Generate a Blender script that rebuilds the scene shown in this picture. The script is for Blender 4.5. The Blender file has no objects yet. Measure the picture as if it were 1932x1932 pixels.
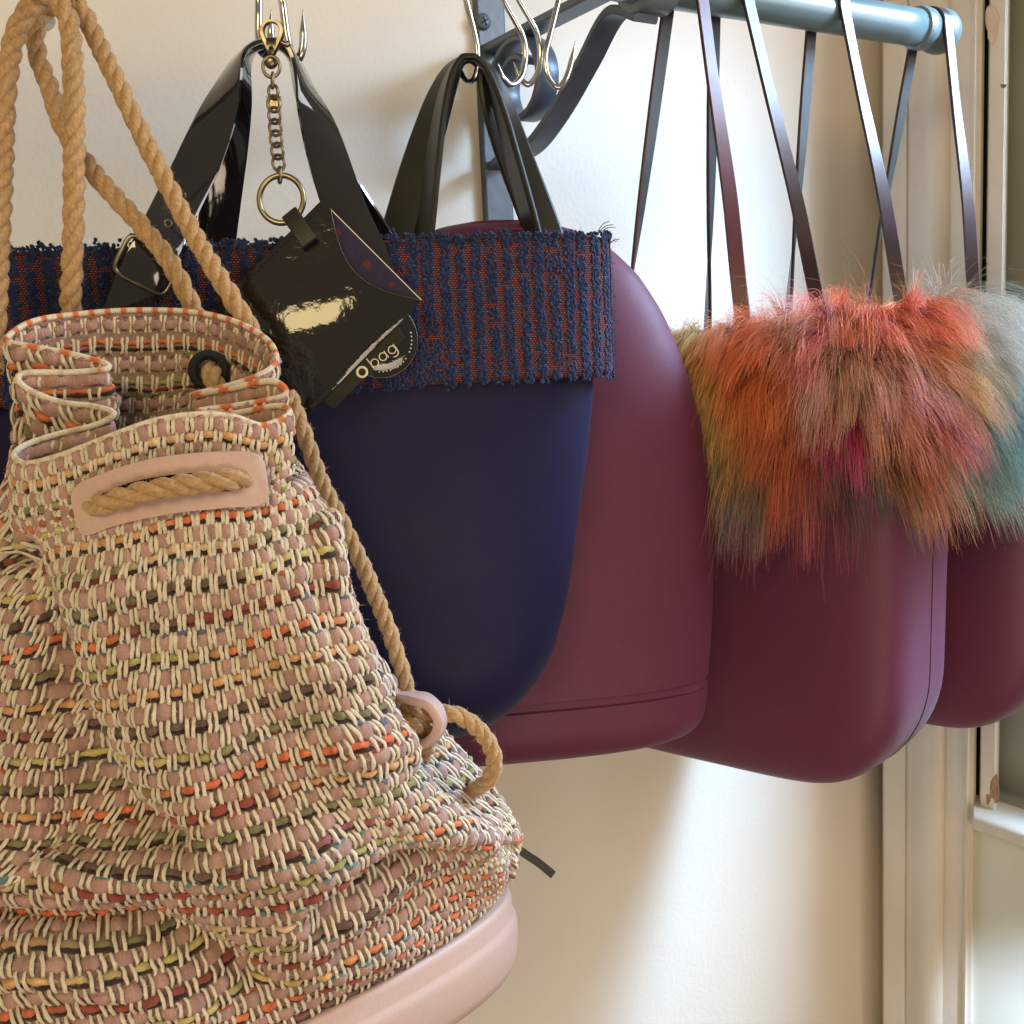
import bpy, math, random
import numpy as np

random.seed(7)
rng = np.random.default_rng(11)
scene = bpy.context.scene
COL = scene.collection
A = lambda *v: np.array(v, float)
nrm = lambda v: np.asarray(v, float) / np.linalg.norm(v)

# ------------------------------------------------------------------ camera
FPX = 2160.0                     # focal length in units of a 1932 px wide picture
PITCH, ROLL = math.radians(8.2), math.radians(2.7)
Z0 = 1.5                         # eye height above the floor
EYE = A(0, 0, Z0)
F = A(0, math.cos(PITCH), -math.sin(PITCH))
U0 = A(0, math.sin(PITCH), math.cos(PITCH))
R0 = A(1, 0, 0)
RT = math.cos(ROLL) * R0 - math.sin(ROLL) * U0
UP = math.cos(ROLL) * U0 + math.sin(ROLL) * R0
cd = bpy.data.cameras.new('camera')
cam = bpy.data.objects.new('camera', cd)
COL.objects.link(cam)
from mathutils import Matrix, Vector
cam.matrix_world = Matrix(((RT[0], UP[0], -F[0], EYE[0]), (RT[1], UP[1], -F[1], EYE[1]), (RT[2], UP[2], -F[2], EYE[2]), (0, 0, 0, 1)))
cd.sensor_width = 36
cd.lens = 36 * FPX / 1932
cd.clip_start, cd.clip_end = 0.02, 100
scene.camera = cam

# ------------------------------------------------------------------ world, lamps, exposure
w = bpy.data.worlds.new('World')
scene.world = w
w.use_nodes = True
bg = w.node_tree.nodes['Background']
bg.inputs[0].default_value = (1.0, 0.83, 0.63, 1)
bg.inputs[1].default_value = 0.25
scene.view_settings.view_transform = 'Standard'
scene.view_settings.look = 'None'
scene.view_settings.exposure = 0.0
scene.cycles.use_denoising = True
scene.cycles.max_bounces = 8


def area(name, pos, target, sx, sy, power, color):
    ld = bpy.data.lights.new(name, 'AREA')
    ld.shape = 'RECTANGLE'
    ld.size, ld.size_y = sx, sy
    ld.energy = power
    ld.color = color
    o = bpy.data.objects.new(name, ld)
    COL.objects.link(o)
    o.location = pos
    o.rotation_euler = (Vector(target) - Vector(pos)).to_track_quat('-Z', 'Y').to_euler()
    return o


rr = A(0.8434, 0.5373, 0)        # along the rail and the wall, away to the right
nn = A(0.5373, -0.8434, 0)       # out of the wall, into the shop
wl_dir = nrm(rr * math.cos(math.radians(42)) * .777 + nn * math.sin(math.radians(42)) * .777 + A(0, 0, .629))
WT = A(.0, .95, Z0 - .25)
win = area('window_daylight', WT + wl_dir * 1.08, A(.12, 1.0, Z0 - .42), .24, .24, 10.5, (.40, .67, 1.0))
win.data.spread = math.radians(78)
area('shop_lamp', A(-.35, -.90, Z0 + .62), A(-.1, .6, Z0 - .1), .62, .42, 9.6, (1.0, .77, .37))
GC = A(.375, 1.17, Z0 + .46) + nn * 1.0 + rr * .14
area('window_glow', GC, GC - rr - A(0, 0, .25), 1.0, .8, 15.0, (.95, .94, .97))
fil = area('shop_fill', A(.50, -.95, Z0 - .70), A(.06, .9, Z0 - .46), 1.0, .5, 3.7, (1.0, .79, .58))  # added fill light that lifts the wall below the bags
fil.data.spread = math.radians(95)
sl = bpy.data.lights.new('panel_patch_spot', 'SPOT')  # added spot, gives the bluish light patch on the panel under the sill
sl.energy, sl.spot_size, sl.spot_blend, sl.color, sl.shadow_soft_size = 700, math.radians(6.5), .7, (.55, .74, 1.0), .04
so = bpy.data.objects.new('panel_patch_spot', sl)
COL.objects.link(so)
so.location = (.75, -.55, Z0 - .05)
so.rotation_euler = (Vector((.50, .97, Z0 - .63)) - Vector(so.location)).to_track_quat('-Z', 'Y').to_euler()


# ------------------------------------------------------------------ geometry helpers
def ray(x, y):
    return F + RT * ((x - 966) / FPX) + UP * ((966 - y) / FPX)


def P(x, y, Y):
    d = ray(x, y)
    return EYE + d * (Y / d[1])


def onplane(x, y, p, n):
    d = ray(x, y)
    return EYE + d * (np.dot(p - EYE, n) / np.dot(d, n))


def proj(p):
    q = np.asarray(p) - EYE
    z = q @ F
    return np.stack([966 + FPX * (q @ RT) / z, 966 - FPX * (q @ UP) / z], -1)


def catmull(pts, n, closed=False, per=14):
    pts = np.asarray(pts, float)
    m = len(pts)
    if closed:
        g = np.vstack([pts[-1:], pts, pts[:2]])
        seg = m
    else:
        g = np.vstack([2 * pts[:1] - pts[1:2], pts, 2 * pts[-1:] - pts[-2:-1]])
        seg = m - 1
    t = np.linspace(0, 1, per, endpoint=False)[:, None]
    out = []
    for i in range(seg):
        a, b, c, d = g[i], g[i + 1], g[i + 2], g[i + 3]
        out.append(.5 * (2 * b + (c - a) * t + (2 * a - 5 * b + 4 * c - d) * t * t + (3 * b - a - 3 * c + d) * t ** 3))
    out = np.vstack(out)
    out = np.vstack([out, out[:1] if closed else pts[-1:]])
    s = np.concatenate([[0], np.cumsum(np.linalg.norm(np.diff(out[:, :3], axis=0), axis=1))])
    if n is None:
        return out, s
    q = np.linspace(0, s[-1], n, endpoint=not closed)
    return np.stack([np.interp(q, s, out[:, k]) for k in range(out.shape[1])], -1)


def mesh(name, V, Fc, mat, parent=None, smooth=True, col=None, uv=None, flat_angle=None):
    me = bpy.data.meshes.new(name)
    V = np.asarray(V, np.float32)
    if isinstance(Fc, np.ndarray):
        k = Fc.shape[1]
        me.vertices.add(len(V))
        me.vertices.foreach_set('co', V.ravel())
        me.loops.add(Fc.size)
        me.loops.foreach_set('vertex_index', Fc.astype(np.int32).ravel())
        me.polygons.add(len(Fc))
        me.polygons.foreach_set('loop_start', np.arange(0, Fc.size, k, dtype=np.int32))
        me.update(calc_edges=True)
        flat = Fc.astype(np.int64).ravel()
    else:
        me.from_pydata([tuple(v) for v in V], [], [tuple(int(i) for i in f) for f in Fc])
        flat = np.concatenate([np.asarray(f) for f in Fc])
    me.validate()
    me.polygons.foreach_set('use_smooth', np.full(len(me.polygons), bool(smooth)))
    if col is not None:
        a = me.color_attributes.new('Col', 'FLOAT_COLOR', 'POINT')
        c = np.ones((len(V), 4), np.float32)
        c[:, :3] = col
        a.data.foreach_set('color', c.ravel())
    if uv is not None and len(flat) == len(me.loops):
        l = me.uv_layers.new(name='UVMap')
        l.data.foreach_set('uv', np.asarray(uv, np.float32)[flat].ravel())
    if mat:
        me.materials.append(mat)
    if smooth and flat_angle:
        me.set_sharp_from_angle(angle=math.radians(flat_angle))
    o = bpy.data.objects.new(name, me)
    COL.objects.link(o)
    if parent:
        o.parent = parent
    return o


def tag(o, label, cat, group=None):
    o['label'] = label
    o['category'] = cat
    if group:
        o['group'] = group
    return o


def thing(name, label, cat, group=None):
    o = bpy.data.objects.new(name, None)
    COL.objects.link(o)
    o.empty_display_size = .02
    return tag(o, label, cat, group)


def gridf(nr, nc, closed_c=True, closed_r=False, off=0):
    i = np.arange(nr if closed_r else nr - 1)
    j = np.arange(nc if closed_c else nc - 1)
    I, J = np.meshgrid(i, j, indexing='ij')
    I2, J2 = (I + 1) % nr, (J + 1) % nc
    return (np.stack([I * nc + J, I * nc + J2, I2 * nc + J2, I2 * nc + J], -1).reshape(-1, 4) + off)


def frames(path, closed=False):
    path = np.asarray(path, float)
    if closed:
        T = np.roll(path, -1, 0) - np.roll(path, 1, 0)
    else:
        T = np.gradient(path, axis=0)
    T /= np.linalg.norm(T, axis=1)[:, None] + 1e-12
    N = np.zeros_like(T)
    a = A(0, 0, 1) if abs(T[0][2]) < .9 else A(1, 0, 0)
    n = a - T[0] * (a @ T[0])
    N[0] = n / np.linalg.norm(n)
    for i in range(1, len(T)):
        n = N[i - 1] - T[i] * (N[i - 1] @ T[i])
        N[i] = n / (np.linalg.norm(n) + 1e-12)
    return T, N, np.cross(T, N)


def tube_data(path, r, sides=10, closed=False, flat=1.0, NB=None):
    path = np.asarray(path, float)
    n = len(path)
    r = np.broadcast_to(np.asarray(r, float), (n,))
    if NB is None:
        T, N, B = frames(path, closed)
    else:
        N, B = NB
    a = np.linspace(0, 2 * np.pi, sides, endpoint=False)
    V = path[:, None] + r[:, None, None] * (np.cos(a)[None, :, None] * N[:, None] + flat * np.sin(a)[None, :, None] * B[:, None])
    s = np.concatenate([[0], np.cumsum(np.linalg.norm(np.diff(path, axis=0), axis=1))])
    uv = np.stack(np.broadcast_arrays((a / (2 * np.pi))[None, :], s[:, None]), -1).reshape(-1, 2)
    Fq = gridf(n, sides, True, closed)
    V = V.reshape(-1, 3)
    return V, Fq, uv


def tube(name, path, r, mat, parent=None, sides=10, closed=False, cap=True, **kw):
    V, Fq, uv = tube_data(path, r, sides, closed)
    if cap and not closed:
        n = len(path)
        V = np.vstack([V, np.asarray(path)[:1], np.asarray(path)[-1:]])
        uv = np.vstack([uv, uv[:1], uv[-1:]])
        k = n * sides
        fl = [tuple(f) for f in Fq]
        for j in range(sides):
            fl.append((k, (j + 1) % sides, j))
            fl.append((k + 1, (n - 1) * sides + j, (n - 1) * sides + (j + 1) % sides))
        Fq = fl
    return mesh(name, V, Fq, mat, parent, uv=uv, **kw)


def join(parts):
    V, Fs, off = [], [], 0
    for v, f in parts:
        V.append(np.asarray(v, float))
        Fs.append(np.asarray(f) + off)
        off += len(v)
    return np.vstack(V), np.vstack(Fs)


def band(name, path, wdir, width, thick, mat, parent=None, n=90, bev=.22, inner=None):
    """flat strap: rectangular section with softened edges, wdir = direction of the width at each control point"""
    pts = np.asarray(path, float)
    wd = np.array([nrm(v) for v in wdir])
    wv = np.broadcast_to(np.asarray(width, float), (len(pts),))
    q = catmull(np.hstack([pts, wd, wv[:, None]]), n)
    p, wdv, wid = q[:, :3], q[:, 3:6], q[:, 6]
    T = np.gradient(p, axis=0)
    T /= np.linalg.norm(T, axis=1)[:, None]
    W = wdv - T * np.sum(wdv * T, 1)[:, None]
    W /= np.linalg.norm(W, axis=1)[:, None]
    N = np.cross(T, W)
    h, t = .5, .5
    e = bev
    sec = [(-h, -t + e * .9), (-h + .06, -t), (h - .06, -t), (h, -t + e * .9), (h, t - e * .9), (h - .06, t), (-h + .06, t), (-h, t - e * .9)]
    V = np.stack([p + W * (a * wid)[:, None] + N * (b * thick) for a, b in sec], 1).reshape(-1, 3)
    s = np.concatenate([[0], np.cumsum(np.linalg.norm(np.diff(p, axis=0), axis=1))])
    uv = np.stack(np.broadcast_arrays((np.array([a for a, b in sec]) * .02)[None, :], s[:, None]), -1).reshape(-1, 2)
    fl = [tuple(f) for f in gridf(n, 8)] + [tuple(range(7, -1, -1)), tuple(range((n - 1) * 8, n * 8))]
    o = mesh(name, V, fl, mat, parent, uv=uv, flat_angle=40)
    if inner:
        o.data.materials.append(inner)
        mi = np.zeros(len(o.data.polygons), np.int32)
        side = np.arange((n - 1) * 8) % 8
        mi[:(n - 1) * 8][(side == INSIDE) | (side == 7) | (side == 3)] = 1
        o.data.polygons.foreach_set('material_index', mi)
    return o


INSIDE = 5


def box(name, c, ax, ay, az, sx, sy, sz, mat, parent=None, bevel=.0):
    """box round centre c with axes and full sizes, edges bevelled by geometry"""
    import bmesh
    bm = bmesh.new()
    bmesh.ops.create_cube(bm, size=1)
    for v in bm.verts:
        q = A(*v.co) * A(sx, sy, sz)
        v.co = Vector(q)
    if bevel:
        bmesh.ops.bevel(bm, geom=list(bm.edges), offset=bevel, segments=2, affect='EDGES', profile=.5)
    for v in bm.verts:
        q = A(*v.co)
        v.co = Vector(c + q[0] * ax + q[1] * ay + q[2] * az)
    bmesh.ops.recalc_face_normals(bm, faces=bm.faces)
    me = bpy.data.meshes.new(name)
    bm.to_mesh(me)
    bm.free()
    me.materials.append(mat)
    o = bpy.data.objects.new(name, me)
    COL.objects.link(o)
    if parent:
        o.parent = parent
    return o


def hair(name, pos, mat, parent, rad_root, rad_tip, col=None):
    """pos (n, k, 3) strands as one hair object"""
    n, k = pos.shape[:2]
    hc = bpy.data.hair_curves.new(name)
    hc.add_curves([k] * n)
    hc.attributes['position'].data.foreach_set('vector', pos.astype(np.float32).ravel())
    ra = hc.attributes.new('radius', 'FLOAT', 'POINT')
    r = np.broadcast_to(np.linspace(0, 1, k)[None], (n, k))
    r = rad_root * (1 - r) + rad_tip * r
    ra.data.foreach_set('value', r.astype(np.float32).ravel())
    if col is not None:
        ca = hc.attributes.new('Col', 'FLOAT_COLOR', 'POINT')
        c = np.ones((n, k, 4), np.float32)
        c[..., :3] = col if col.ndim == 3 else col[:, None]
        ca.data.foreach_set('color', c.ravel())
    hc.materials.append(mat)
    o = bpy.data.objects.new(name, hc)
    COL.objects.link(o)
    if parent:
        o.parent = parent
    o['kind'] = 'stuff'
    return o


# ------------------------------------------------------------------ materials
def newmat(name):
    m = bpy.data.materials.new(name)
    m.use_nodes = True
    nt = m.node_tree
    return m, nt, nt.nodes['Principled BSDF']


def link(nt, a, b):
    nt.links.new(a, b)


def noisy(name, c1, c2, scale, rough=.5, bump=.0, bscale=None, coat=0, metal=0, rvar=.0, coord='Object', spec=.5, detail=4, bdist=.001, stretch=None, sheen=0, smudge=0):
    m, nt, b = newmat(name)
    tc = nt.nodes.new('ShaderNodeTexCoord')
    src = tc.outputs[coord]
    if stretch:
        mp = nt.nodes.new('ShaderNodeMapping')
        mp.inputs['Scale'].default_value = stretch
        link(nt, src, mp.inputs[0])
        src = mp.outputs[0]
    no = nt.nodes.new('ShaderNodeTexNoise')
    no.inputs['Scale'].default_value = scale
    no.inputs['Detail'].default_value = detail
    link(nt, src, no.inputs['Vector'])
    rp = nt.nodes.new('ShaderNodeValToRGB')
    rp.color_ramp.elements[0].position, rp.color_ramp.elements[1].position = .32, .68
    rp.color_ramp.elements[0].color = (*c1, 1)
    rp.color_ramp.elements[1].color = (*c2, 1)
    link(nt, no.outputs['Fac'], rp.inputs[0])
    link(nt, rp.outputs[0], b.inputs['Base Color'])
    b.inputs['Roughness'].default_value = rough
    b.inputs['Metallic'].default_value = metal
    b.inputs['Specular IOR Level'].default_value = spec
    b.inputs['Coat Weight'].default_value = coat
    b.inputs['Coat Roughness'].default_value = .04
    if sheen:
        b.inputs['Sheen Weight'].default_value = sheen
    if rvar:
        mr = nt.nodes.new('ShaderNodeMapRange')
        mr.inputs['To Min'].default_value, mr.inputs['To Max'].default_value = rough - rvar, rough + rvar
        link(nt, no.outputs['Fac'], mr.inputs['Value'])
        link(nt, mr.outputs[0], b.inputs['Roughness'])
    if smudge:
        n3 = nt.nodes.new('ShaderNodeTexNoise')
        n3.inputs['Scale'].default_value = 28
        n3.inputs['Detail'].default_value = 6
        n3.inputs['Roughness'].default_value = .65
        link(nt, src, n3.inputs['Vector'])
        mr = nt.nodes.new('ShaderNodeMapRange')
        mr.inputs['From Min'].default_value, mr.inputs['From Max'].default_value = .3, .7
        mr.inputs['To Min'].default_value, mr.inputs['To Max'].default_value = rough - smudge, rough + smudge
        link(nt, n3.outputs['Fac'], mr.inputs['Value'])
        link(nt, mr.outputs[0], b.inputs['Roughness'])
    if bump:
        n2 = nt.nodes.new('ShaderNodeTexNoise')
        n2.inputs['Scale'].default_value = bscale or scale
        n2.inputs['Detail'].default_value = 3
        link(nt, src, n2.inputs['Vector'])
        bp = nt.nodes.new('ShaderNodeBump')
        bp.inputs['Strength'].default_value = bump
        bp.inputs['Distance'].default_value = bdist
        link(nt, n2.outputs['Fac'], bp.inputs['Height'])
        link(nt, bp.outputs[0], b.inputs['Normal'])
    return m


def colattr(name, rough=.85, bump=.5, scale=(60, 4000, 1), hairy=False, sheen=.2):
    m, nt, b = newmat(name)
    at = nt.nodes.new('ShaderNodeAttribute')
    at.attribute_name = 'Col'
    link(nt, at.outputs['Color'], b.inputs['Base Color'])
    b.inputs['Roughness'].default_value = rough
    b.inputs['Specular IOR Level'].default_value = .3
    if sheen:
        b.inputs['Sheen Weight'].default_value = sheen
        b.inputs['Sheen Roughness'].default_value = .5
    if bump:
        tc = nt.nodes.new('ShaderNodeTexCoord')
        mp = nt.nodes.new('ShaderNodeMapping')
        mp.inputs['Scale'].default_value = scale
        link(nt, tc.outputs['UV'], mp.inputs[0])
        no = nt.nodes.new('ShaderNodeTexNoise')
        no.inputs['Scale'].default_value = 1
        no.inputs['Detail'].default_value = 3
        link(nt, mp.outputs[0], no.inputs['Vector'])
        bp = nt.nodes.new('ShaderNodeBump')
        bp.inputs['Strength'].default_value = bump
        bp.inputs['Distance'].default_value = .0006
        link(nt, no.outputs['Fac'], bp.inputs['Height'])
        link(nt, bp.outputs[0], b.inputs['Normal'])
        mx = nt.nodes.new('ShaderNodeMix')
        mx.data_type = 'RGBA'
        mx.blend_type = 'MULTIPLY'
        mx.inputs['Factor'].default_value = .55
        rp = nt.nodes.new('ShaderNodeValToRGB')
        rp.color_ramp.elements[0].position, rp.color_ramp.elements[1].position = .3, .7
        rp.color_ramp.elements[0].color = (.45, .42, .4, 1)
        rp.color_ramp.elements[1].color = (1.15, 1.15, 1.15, 1)
        link(nt, no.outputs['Fac'], rp.inputs[0])
        link(nt, at.outputs['Color'], mx.inputs['A'])
        link(nt, rp.outputs[0], mx.inputs['B'])
        link(nt, mx.outputs['Result'], b.inputs['Base Color'])
    return m


M = {}
M['wall'] = noisy('wall_plaster', (.725, .675, .595), (.755, .705, .625), 6, .75, .42, 260, spec=.25, bdist=.0008)
M['frame'] = noisy('old_gloss_paint', (.60, .55, .47), (.68, .63, .55), 9, .42, .18, 90, spec=.4, bdist=.0012)
M['panel'] = noisy('pale_panel_paint', (.55, .57, .50), (.60, .61, .55), 12, .5, .15, 200, spec=.3)
M['alcove'] = noisy('grey_green_paint', (.26, .275, .245), (.32, .33, .295), 8, .5, .1, 90)
M['bare'] = noisy('bare_wood', (.20, .11, .055), (.42, .27, .16), 160, .8, .3, 300)
M['peel'] = noisy('peeled_plaster', (.62, .47, .36), (.70, .56, .44), 60, .8, .4, 200)
M['gap'] = noisy('dark_gap', (.008, .006, .005), (.014, .01, .008), 40, .9)  # near-black stands in for the shade inside the gap and screw slots
M['iron'] = noisy('slate_blue_iron', (.055, .075, .10), (.085, .105, .135), 45, .38, .22, 130, spec=.5, rvar=.06, bdist=.0012)
M['rail'] = noisy('slate_green_rail', (.10, .15, .16), (.125, .175, .185), 50, .30, .08, 120, spec=.6)
M['steel'] = noisy('hook_steel', (.42, .42, .41), (.56, .56, .55), 90, .22, .1, 200, metal=1)
M['nickel'] = noisy('dark_nickel', (.13, .11, .08), (.24, .21, .15), 120, .32, .15, 260, metal=1)
M['brass'] = noisy('brass_ring', (.23, .20, .12), (.33, .29, .18), 80, .30, .1, 200, metal=1)
M['patent'] = noisy('patent_leather', (.010, .009, .010), (.016, .014, .014), 30, .07, .16, 22, coat=.6, spec=.6, bdist=.004)
M['charmpatent'] = noisy('charm_patent', (.010, .009, .008), (.015, .013, .012), 30, .07, .22, 165, coat=.25, spec=.6, bdist=.0011)
M['leather'] = noisy('black_leather', (.012, .011, .010), (.018, .017, .015), 60, .42, .25, 900, spec=.5, bdist=.0005)
M['strapinside'] = noisy('dark_strap_inside', (.016, .015, .014), (.026, .024, .022), 80, .5, .25, 900, spec=.4, bdist=.0005)
M['redstrap'] = noisy('burgundy_strap', (.085, .022, .034), (.11, .03, .044), 80, .40, .22, 1400, spec=.5, bdist=.0005)
M['brownstrap'] = noisy('dark_plum_strap', (.030, .014, .016), (.046, .022, .024), 80, .36, .22, 1400, spec=.6, bdist=.0005)
M['navy'] = noisy('navy_eva', (.0065, .0056, .034), (.0085, .0075, .043), 900, .50, .22, 1500, spec=.18, bdist=.0003, smudge=.035, sheen=.05)
M['burgundy'] = noisy('burgundy_eva', (.094, .0145, .042), (.110, .0185, .050), 900, .58, .22, 1500, spec=.32, bdist=.0003, smudge=.035, sheen=.05)
M['plum'] = noisy('plum_eva', (.098, .015, .048), (.115, .020, .058), 900, .54, .22, 1500, spec=.38, bdist=.0003, smudge=.035, sheen=.08)
M['pink'] = noisy('pink_eva', (.47, .32, .265), (.50, .345, .285), 700, .5, .12, 1600, spec=.4, bdist=.0003)
M['pinkleather'] = noisy('pink_leather', (.52, .355, .31), (.56, .385, .335), 500, .5, .2, 1500, spec=.4, bdist=.0003)
M['black'] = noisy('black_lining', (.006, .006, .007), (.012, .012, .014), 300, .8, .2, 900)
M['cloth'] = noisy('mauve_ground_cloth', (.22, .135, .105), (.34, .23, .18), 500, .9, .5, 900, sheen=.2)
M['labelmat'] = noisy('dark_label', (.014, .012, .008), (.02, .017, .011), 60, .62, .1, 600, spec=.25)
M['lining'] = noisy('purple_lining', (.012, .007, .036), (.017, .010, .05), 200, .85, .3, 900, sheen=.4)
M['reddot'] = noisy('red_dot_print', (.08, .014, .022), (.10, .018, .025), 200, .85)
M['print'] = noisy('pale_print', (.62, .56, .38), (.70, .64, .45), 200, .5)
M['yarn'] = colattr('bag_yarn', .9, .8, (7, 2500, 1))
M['rope'] = colattr('cotton_rope', .85, .9, (10, 420, 1), sheen=.25)
M['boucle'] = colattr('boucle_wool', .95, 0, sheen=.12)
M['fur'] = colattr('fur_hair', .55, 0, sheen=0)
M['fuzz'] = colattr('fine_fibres', .8, 0, sheen=0)


def tweed_mat():
    m, nt, b = newmat('red_tweed_ground')
    tc = nt.nodes.new('ShaderNodeTexCoord')
    ck = nt.nodes.new('ShaderNodeTexBrick')
    ck.inputs['Scale'].default_value = 1
    ck.inputs['Mortar Size'].default_value = .00035
    ck.inputs['Brick Width'].default_value = .0016
    ck.inputs['Row Height'].default_value = .0011
    ck.inputs['Color1'].default_value = (.42, .070, .036, 1)
    ck.inputs['Color2'].default_value = (.27, .042, .025, 1)
    ck.inputs['Mortar'].default_value = (.02, .008, .02, 1)
    link(nt, tc.outputs['UV'], ck.inputs['Vector'])
    link(nt, ck.outputs['Color'], b.inputs['Base Color'])
    bp = nt.nodes.new('ShaderNodeBump')
    bp.inputs['Strength'].default_value = .8
    bp.inputs['Distance'].default_value = .0006
    bp.invert = True
    link(nt, ck.outputs['Fac'], bp.inputs['Height'])
    link(nt, bp.outputs[0], b.inputs['Normal'])
    b.inputs['Roughness'].default_value = .85
    return m


M['tweed'] = tweed_mat()

# ------------------------------------------------------------------ layout: rail, wall, frame of reference
RE = P(1775, 60, .90)                       # centre of the rail at its far end
RADR = .0132
ARM = .185                                  # rail to wall
WALLP = RE - nn * ARM                       # a point on the wall


def onwall(x, y, off=0.0):
    return onplane(x, y, WALLP + nn * off, nn)


def onrod(x, y, off=0.0):
    return onplane(x, y, RE + nn * off, nn)


def rod_at(x, y=0):                          # rail axis point seen at picture column x
    q = onrod(x, y)
    t = np.dot(q - RE, rr)
    return RE + rr * t


# wall
KC = onwall(1665, 700)
V = []
a0, a1 = WALLP - rr * 2.2, KC + rr * .06
me_v = [a0 + A(0, 0, -1.5 + Z0 - a0[2]), a1 + A(0, 0, -1.5 + Z0 - a1[2]), a1 + A(0, 0, 1.2 + Z0 - a1[2]), a0 + A(0, 0, 1.2 + Z0 - a0[2])]
back = [v - nn * .12 for v in me_v]
wall = mesh('wall', me_v + back, [(0, 1, 2, 3), (7, 6, 5, 4), (0, 4, 5, 1), (1, 5, 6, 2), (2, 6, 7, 3), (3, 7, 4, 0)], M['wall'], smooth=False)
wall['kind'] = 'structure'

# ------------------------------------------------------------------ window frame on the return wall
FB = KC - rr * .023                           # base plane of the return wall (normal -rr)


def fpt(x, d):
    return onplane(x, 640, FB - rr * d, rr)


ZLO, ZHI = Z0 - 1.5, Z0 + 1.2


def extrude(name, prof, z0, z1, mat, parent, smooth=False):
    pts = [fpt(x, d) for x, d in prof]
    n = len(pts)
    V = [A(p[0], p[1], z0) for p in pts] + [A(p[0], p[1], z1) for p in pts]
    fl = [(i, (i + 1) % n, n + (i + 1) % n, n + i) for i in range(n)] + [tuple(range(n - 1, -1, -1)), tuple(range(n, 2 * n))]
    return mesh(name, V, fl, mat, parent, smooth=smooth, flat_angle=35 if smooth else None)


wf = thing('window_frame', 'old cream gloss painted window frame with moulded casing and sill at the wall end', 'window frame')
sill_z = onplane(1850, 1528, FB - rr * .03, rr)[2]
sill_b = onplane(1850, 1566, FB - rr * .03, rr)[2]
prof = [(1665, -.062), (1665, .022), (1668, .026), (1709, .026), (1712, .0235), (1716, .026)]
for k in range(9):
    t = k / 8
    prof.append((1718 + 62 * t, .026 + .010 * math.sin(math.pi * (t * .85))))
prof += [(1784, .029), (1788, .026), (1826, .026), (1829, .029), (1834, .0295), (1838, .026), (1846, .025), (1851, .018), (1852, -.062)]
extrude('casing', prof, ZLO, ZHI, M['frame'], wf, True)
box('light_stop_board', A(*(KC + rr * .046 + nn * .05)[:2], Z0 - .15), rr, nn, A(0, 0, 1), .012, .20, 2.69, M['frame'], wf)  # added board behind the casing, stops light leaking through the slot
extrude('gap', [(1850, -.02), (1850, .002), (1862, .002), (1862, -.02)], sill_z, ZHI, M['gap'], wf)
extrude('sash_stile', [(1858.5, -.02), (1858.5, .018), (1861, .021), (1888, .021), (1893, .017), (1897, -.02)], sill_z, ZHI, M['frame'], wf, True)
extrude('window_board', [(1894, -.055), (1894, -.03), (2230, -.03), (2230, -.055)], sill_z, ZHI, M['alcove'], wf)  # runs on out of view, lengthened to shade the sill and the wall
extrude('lower_panel', [(1849, -.02), (1849, .019), (2230, .019), (2230, -.02)], ZLO, sill_b, M['panel'], wf)
# sill with rounded nose
ps = []
zc, hh = (sill_z + sill_b) / 2, (sill_z - sill_b) / 2
for k in range(9):
    an = -math.pi / 2 + math.pi * k / 8
    ps.append((.030 + .012 * math.cos(an), zc + hh * math.sin(an)))
secs = [(.0, zc - hh)] + ps + [(.0, zc + hh)]
V = []
for x in (1845, 1848, 2240):
    for d, z in secs:
        dd = d if x > 1845 else d * .8
        p = fpt(x, dd)
        V.append(A(p[0], p[1], z if x > 1845 else zc + (z - zc) * .8))
ns = len(secs)
mesh('sill', V, [tuple(f) for f in gridf(3, ns, True)] + [tuple(range(ns)), tuple(range(3 * ns - 1, 2 * ns - 1, -1))], M['frame'], wf, flat_angle=50)


def chip(name, cx, cy, rx, ry, mat, d, seed):
    r = np.random.default_rng(seed)
    n = 22
    out = []
    for k in range(n):
        a = 2 * math.pi * k / n
        j = 1 + .25 * (r.random() - .5) + .15 * math.sin(3 * a + seed)
        out.append(onplane(cx + rx * j * math.cos(a), cy + ry * j * math.sin(a), FB - rr * d, rr))
    c = sum(out) / n
    V = out + [p - rr * .0004 + (c - p) * .06 for p in out]
    mesh(name, V, [tuple(range(n, 2 * n))] + [(i, (i + 1) % n, n + (i + 1) % n, n + i) for i in range(n)], mat, wf, smooth=False)


chip('paint_chip', 1872, 45, 13, 36, M['peel'], .0212, 3)
chip('paint_chip', 1877, 1490, 9, 27, M['bare'], .0212, 5)
chip('paint_chip', 1864, 1508, 4, 10, M['bare'], .0212, 8)
chip('paint_chip', 1893, 162, 6, 4, M['bare'], .0206, 9)

# ------------------------------------------------------------------ wall bracket
wb = thing('wall_bracket', 'slate blue wrought iron bracket with scroll screwed to the wall', 'bracket')
pt, pb = onwall(915, -60), onwall(936, 620)
cz = onwall(920, 80)
PW = .0245
pc = (pt + pb) / 2
tx = np.dot(cz - WALLP, rr)
plate_c = WALLP + rr * tx + nn * .0035
ztop, zbot = onwall(915, -160)[2], onwall(936, 700)[2]
box('mounting_plate', A(plate_c[0], plate_c[1], (ztop + zbot) / 2), rr, nn, A(0, 0, 1), PW, .007, ztop - zbot, M['iron'], wb, .0012)
BC = WALLP + rr * (tx + .0)                   # bracket plane origin on the wall


def bk(a, z):
    return A(BC[0] + nn[0] * a, BC[1] + nn[1] * a, z)


def bpt(x, y):
    """point of the bracket's own upright plane (perpendicular to the wall) seen at picture x, y"""
    return onplane(x, y, BC, rr)


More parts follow.
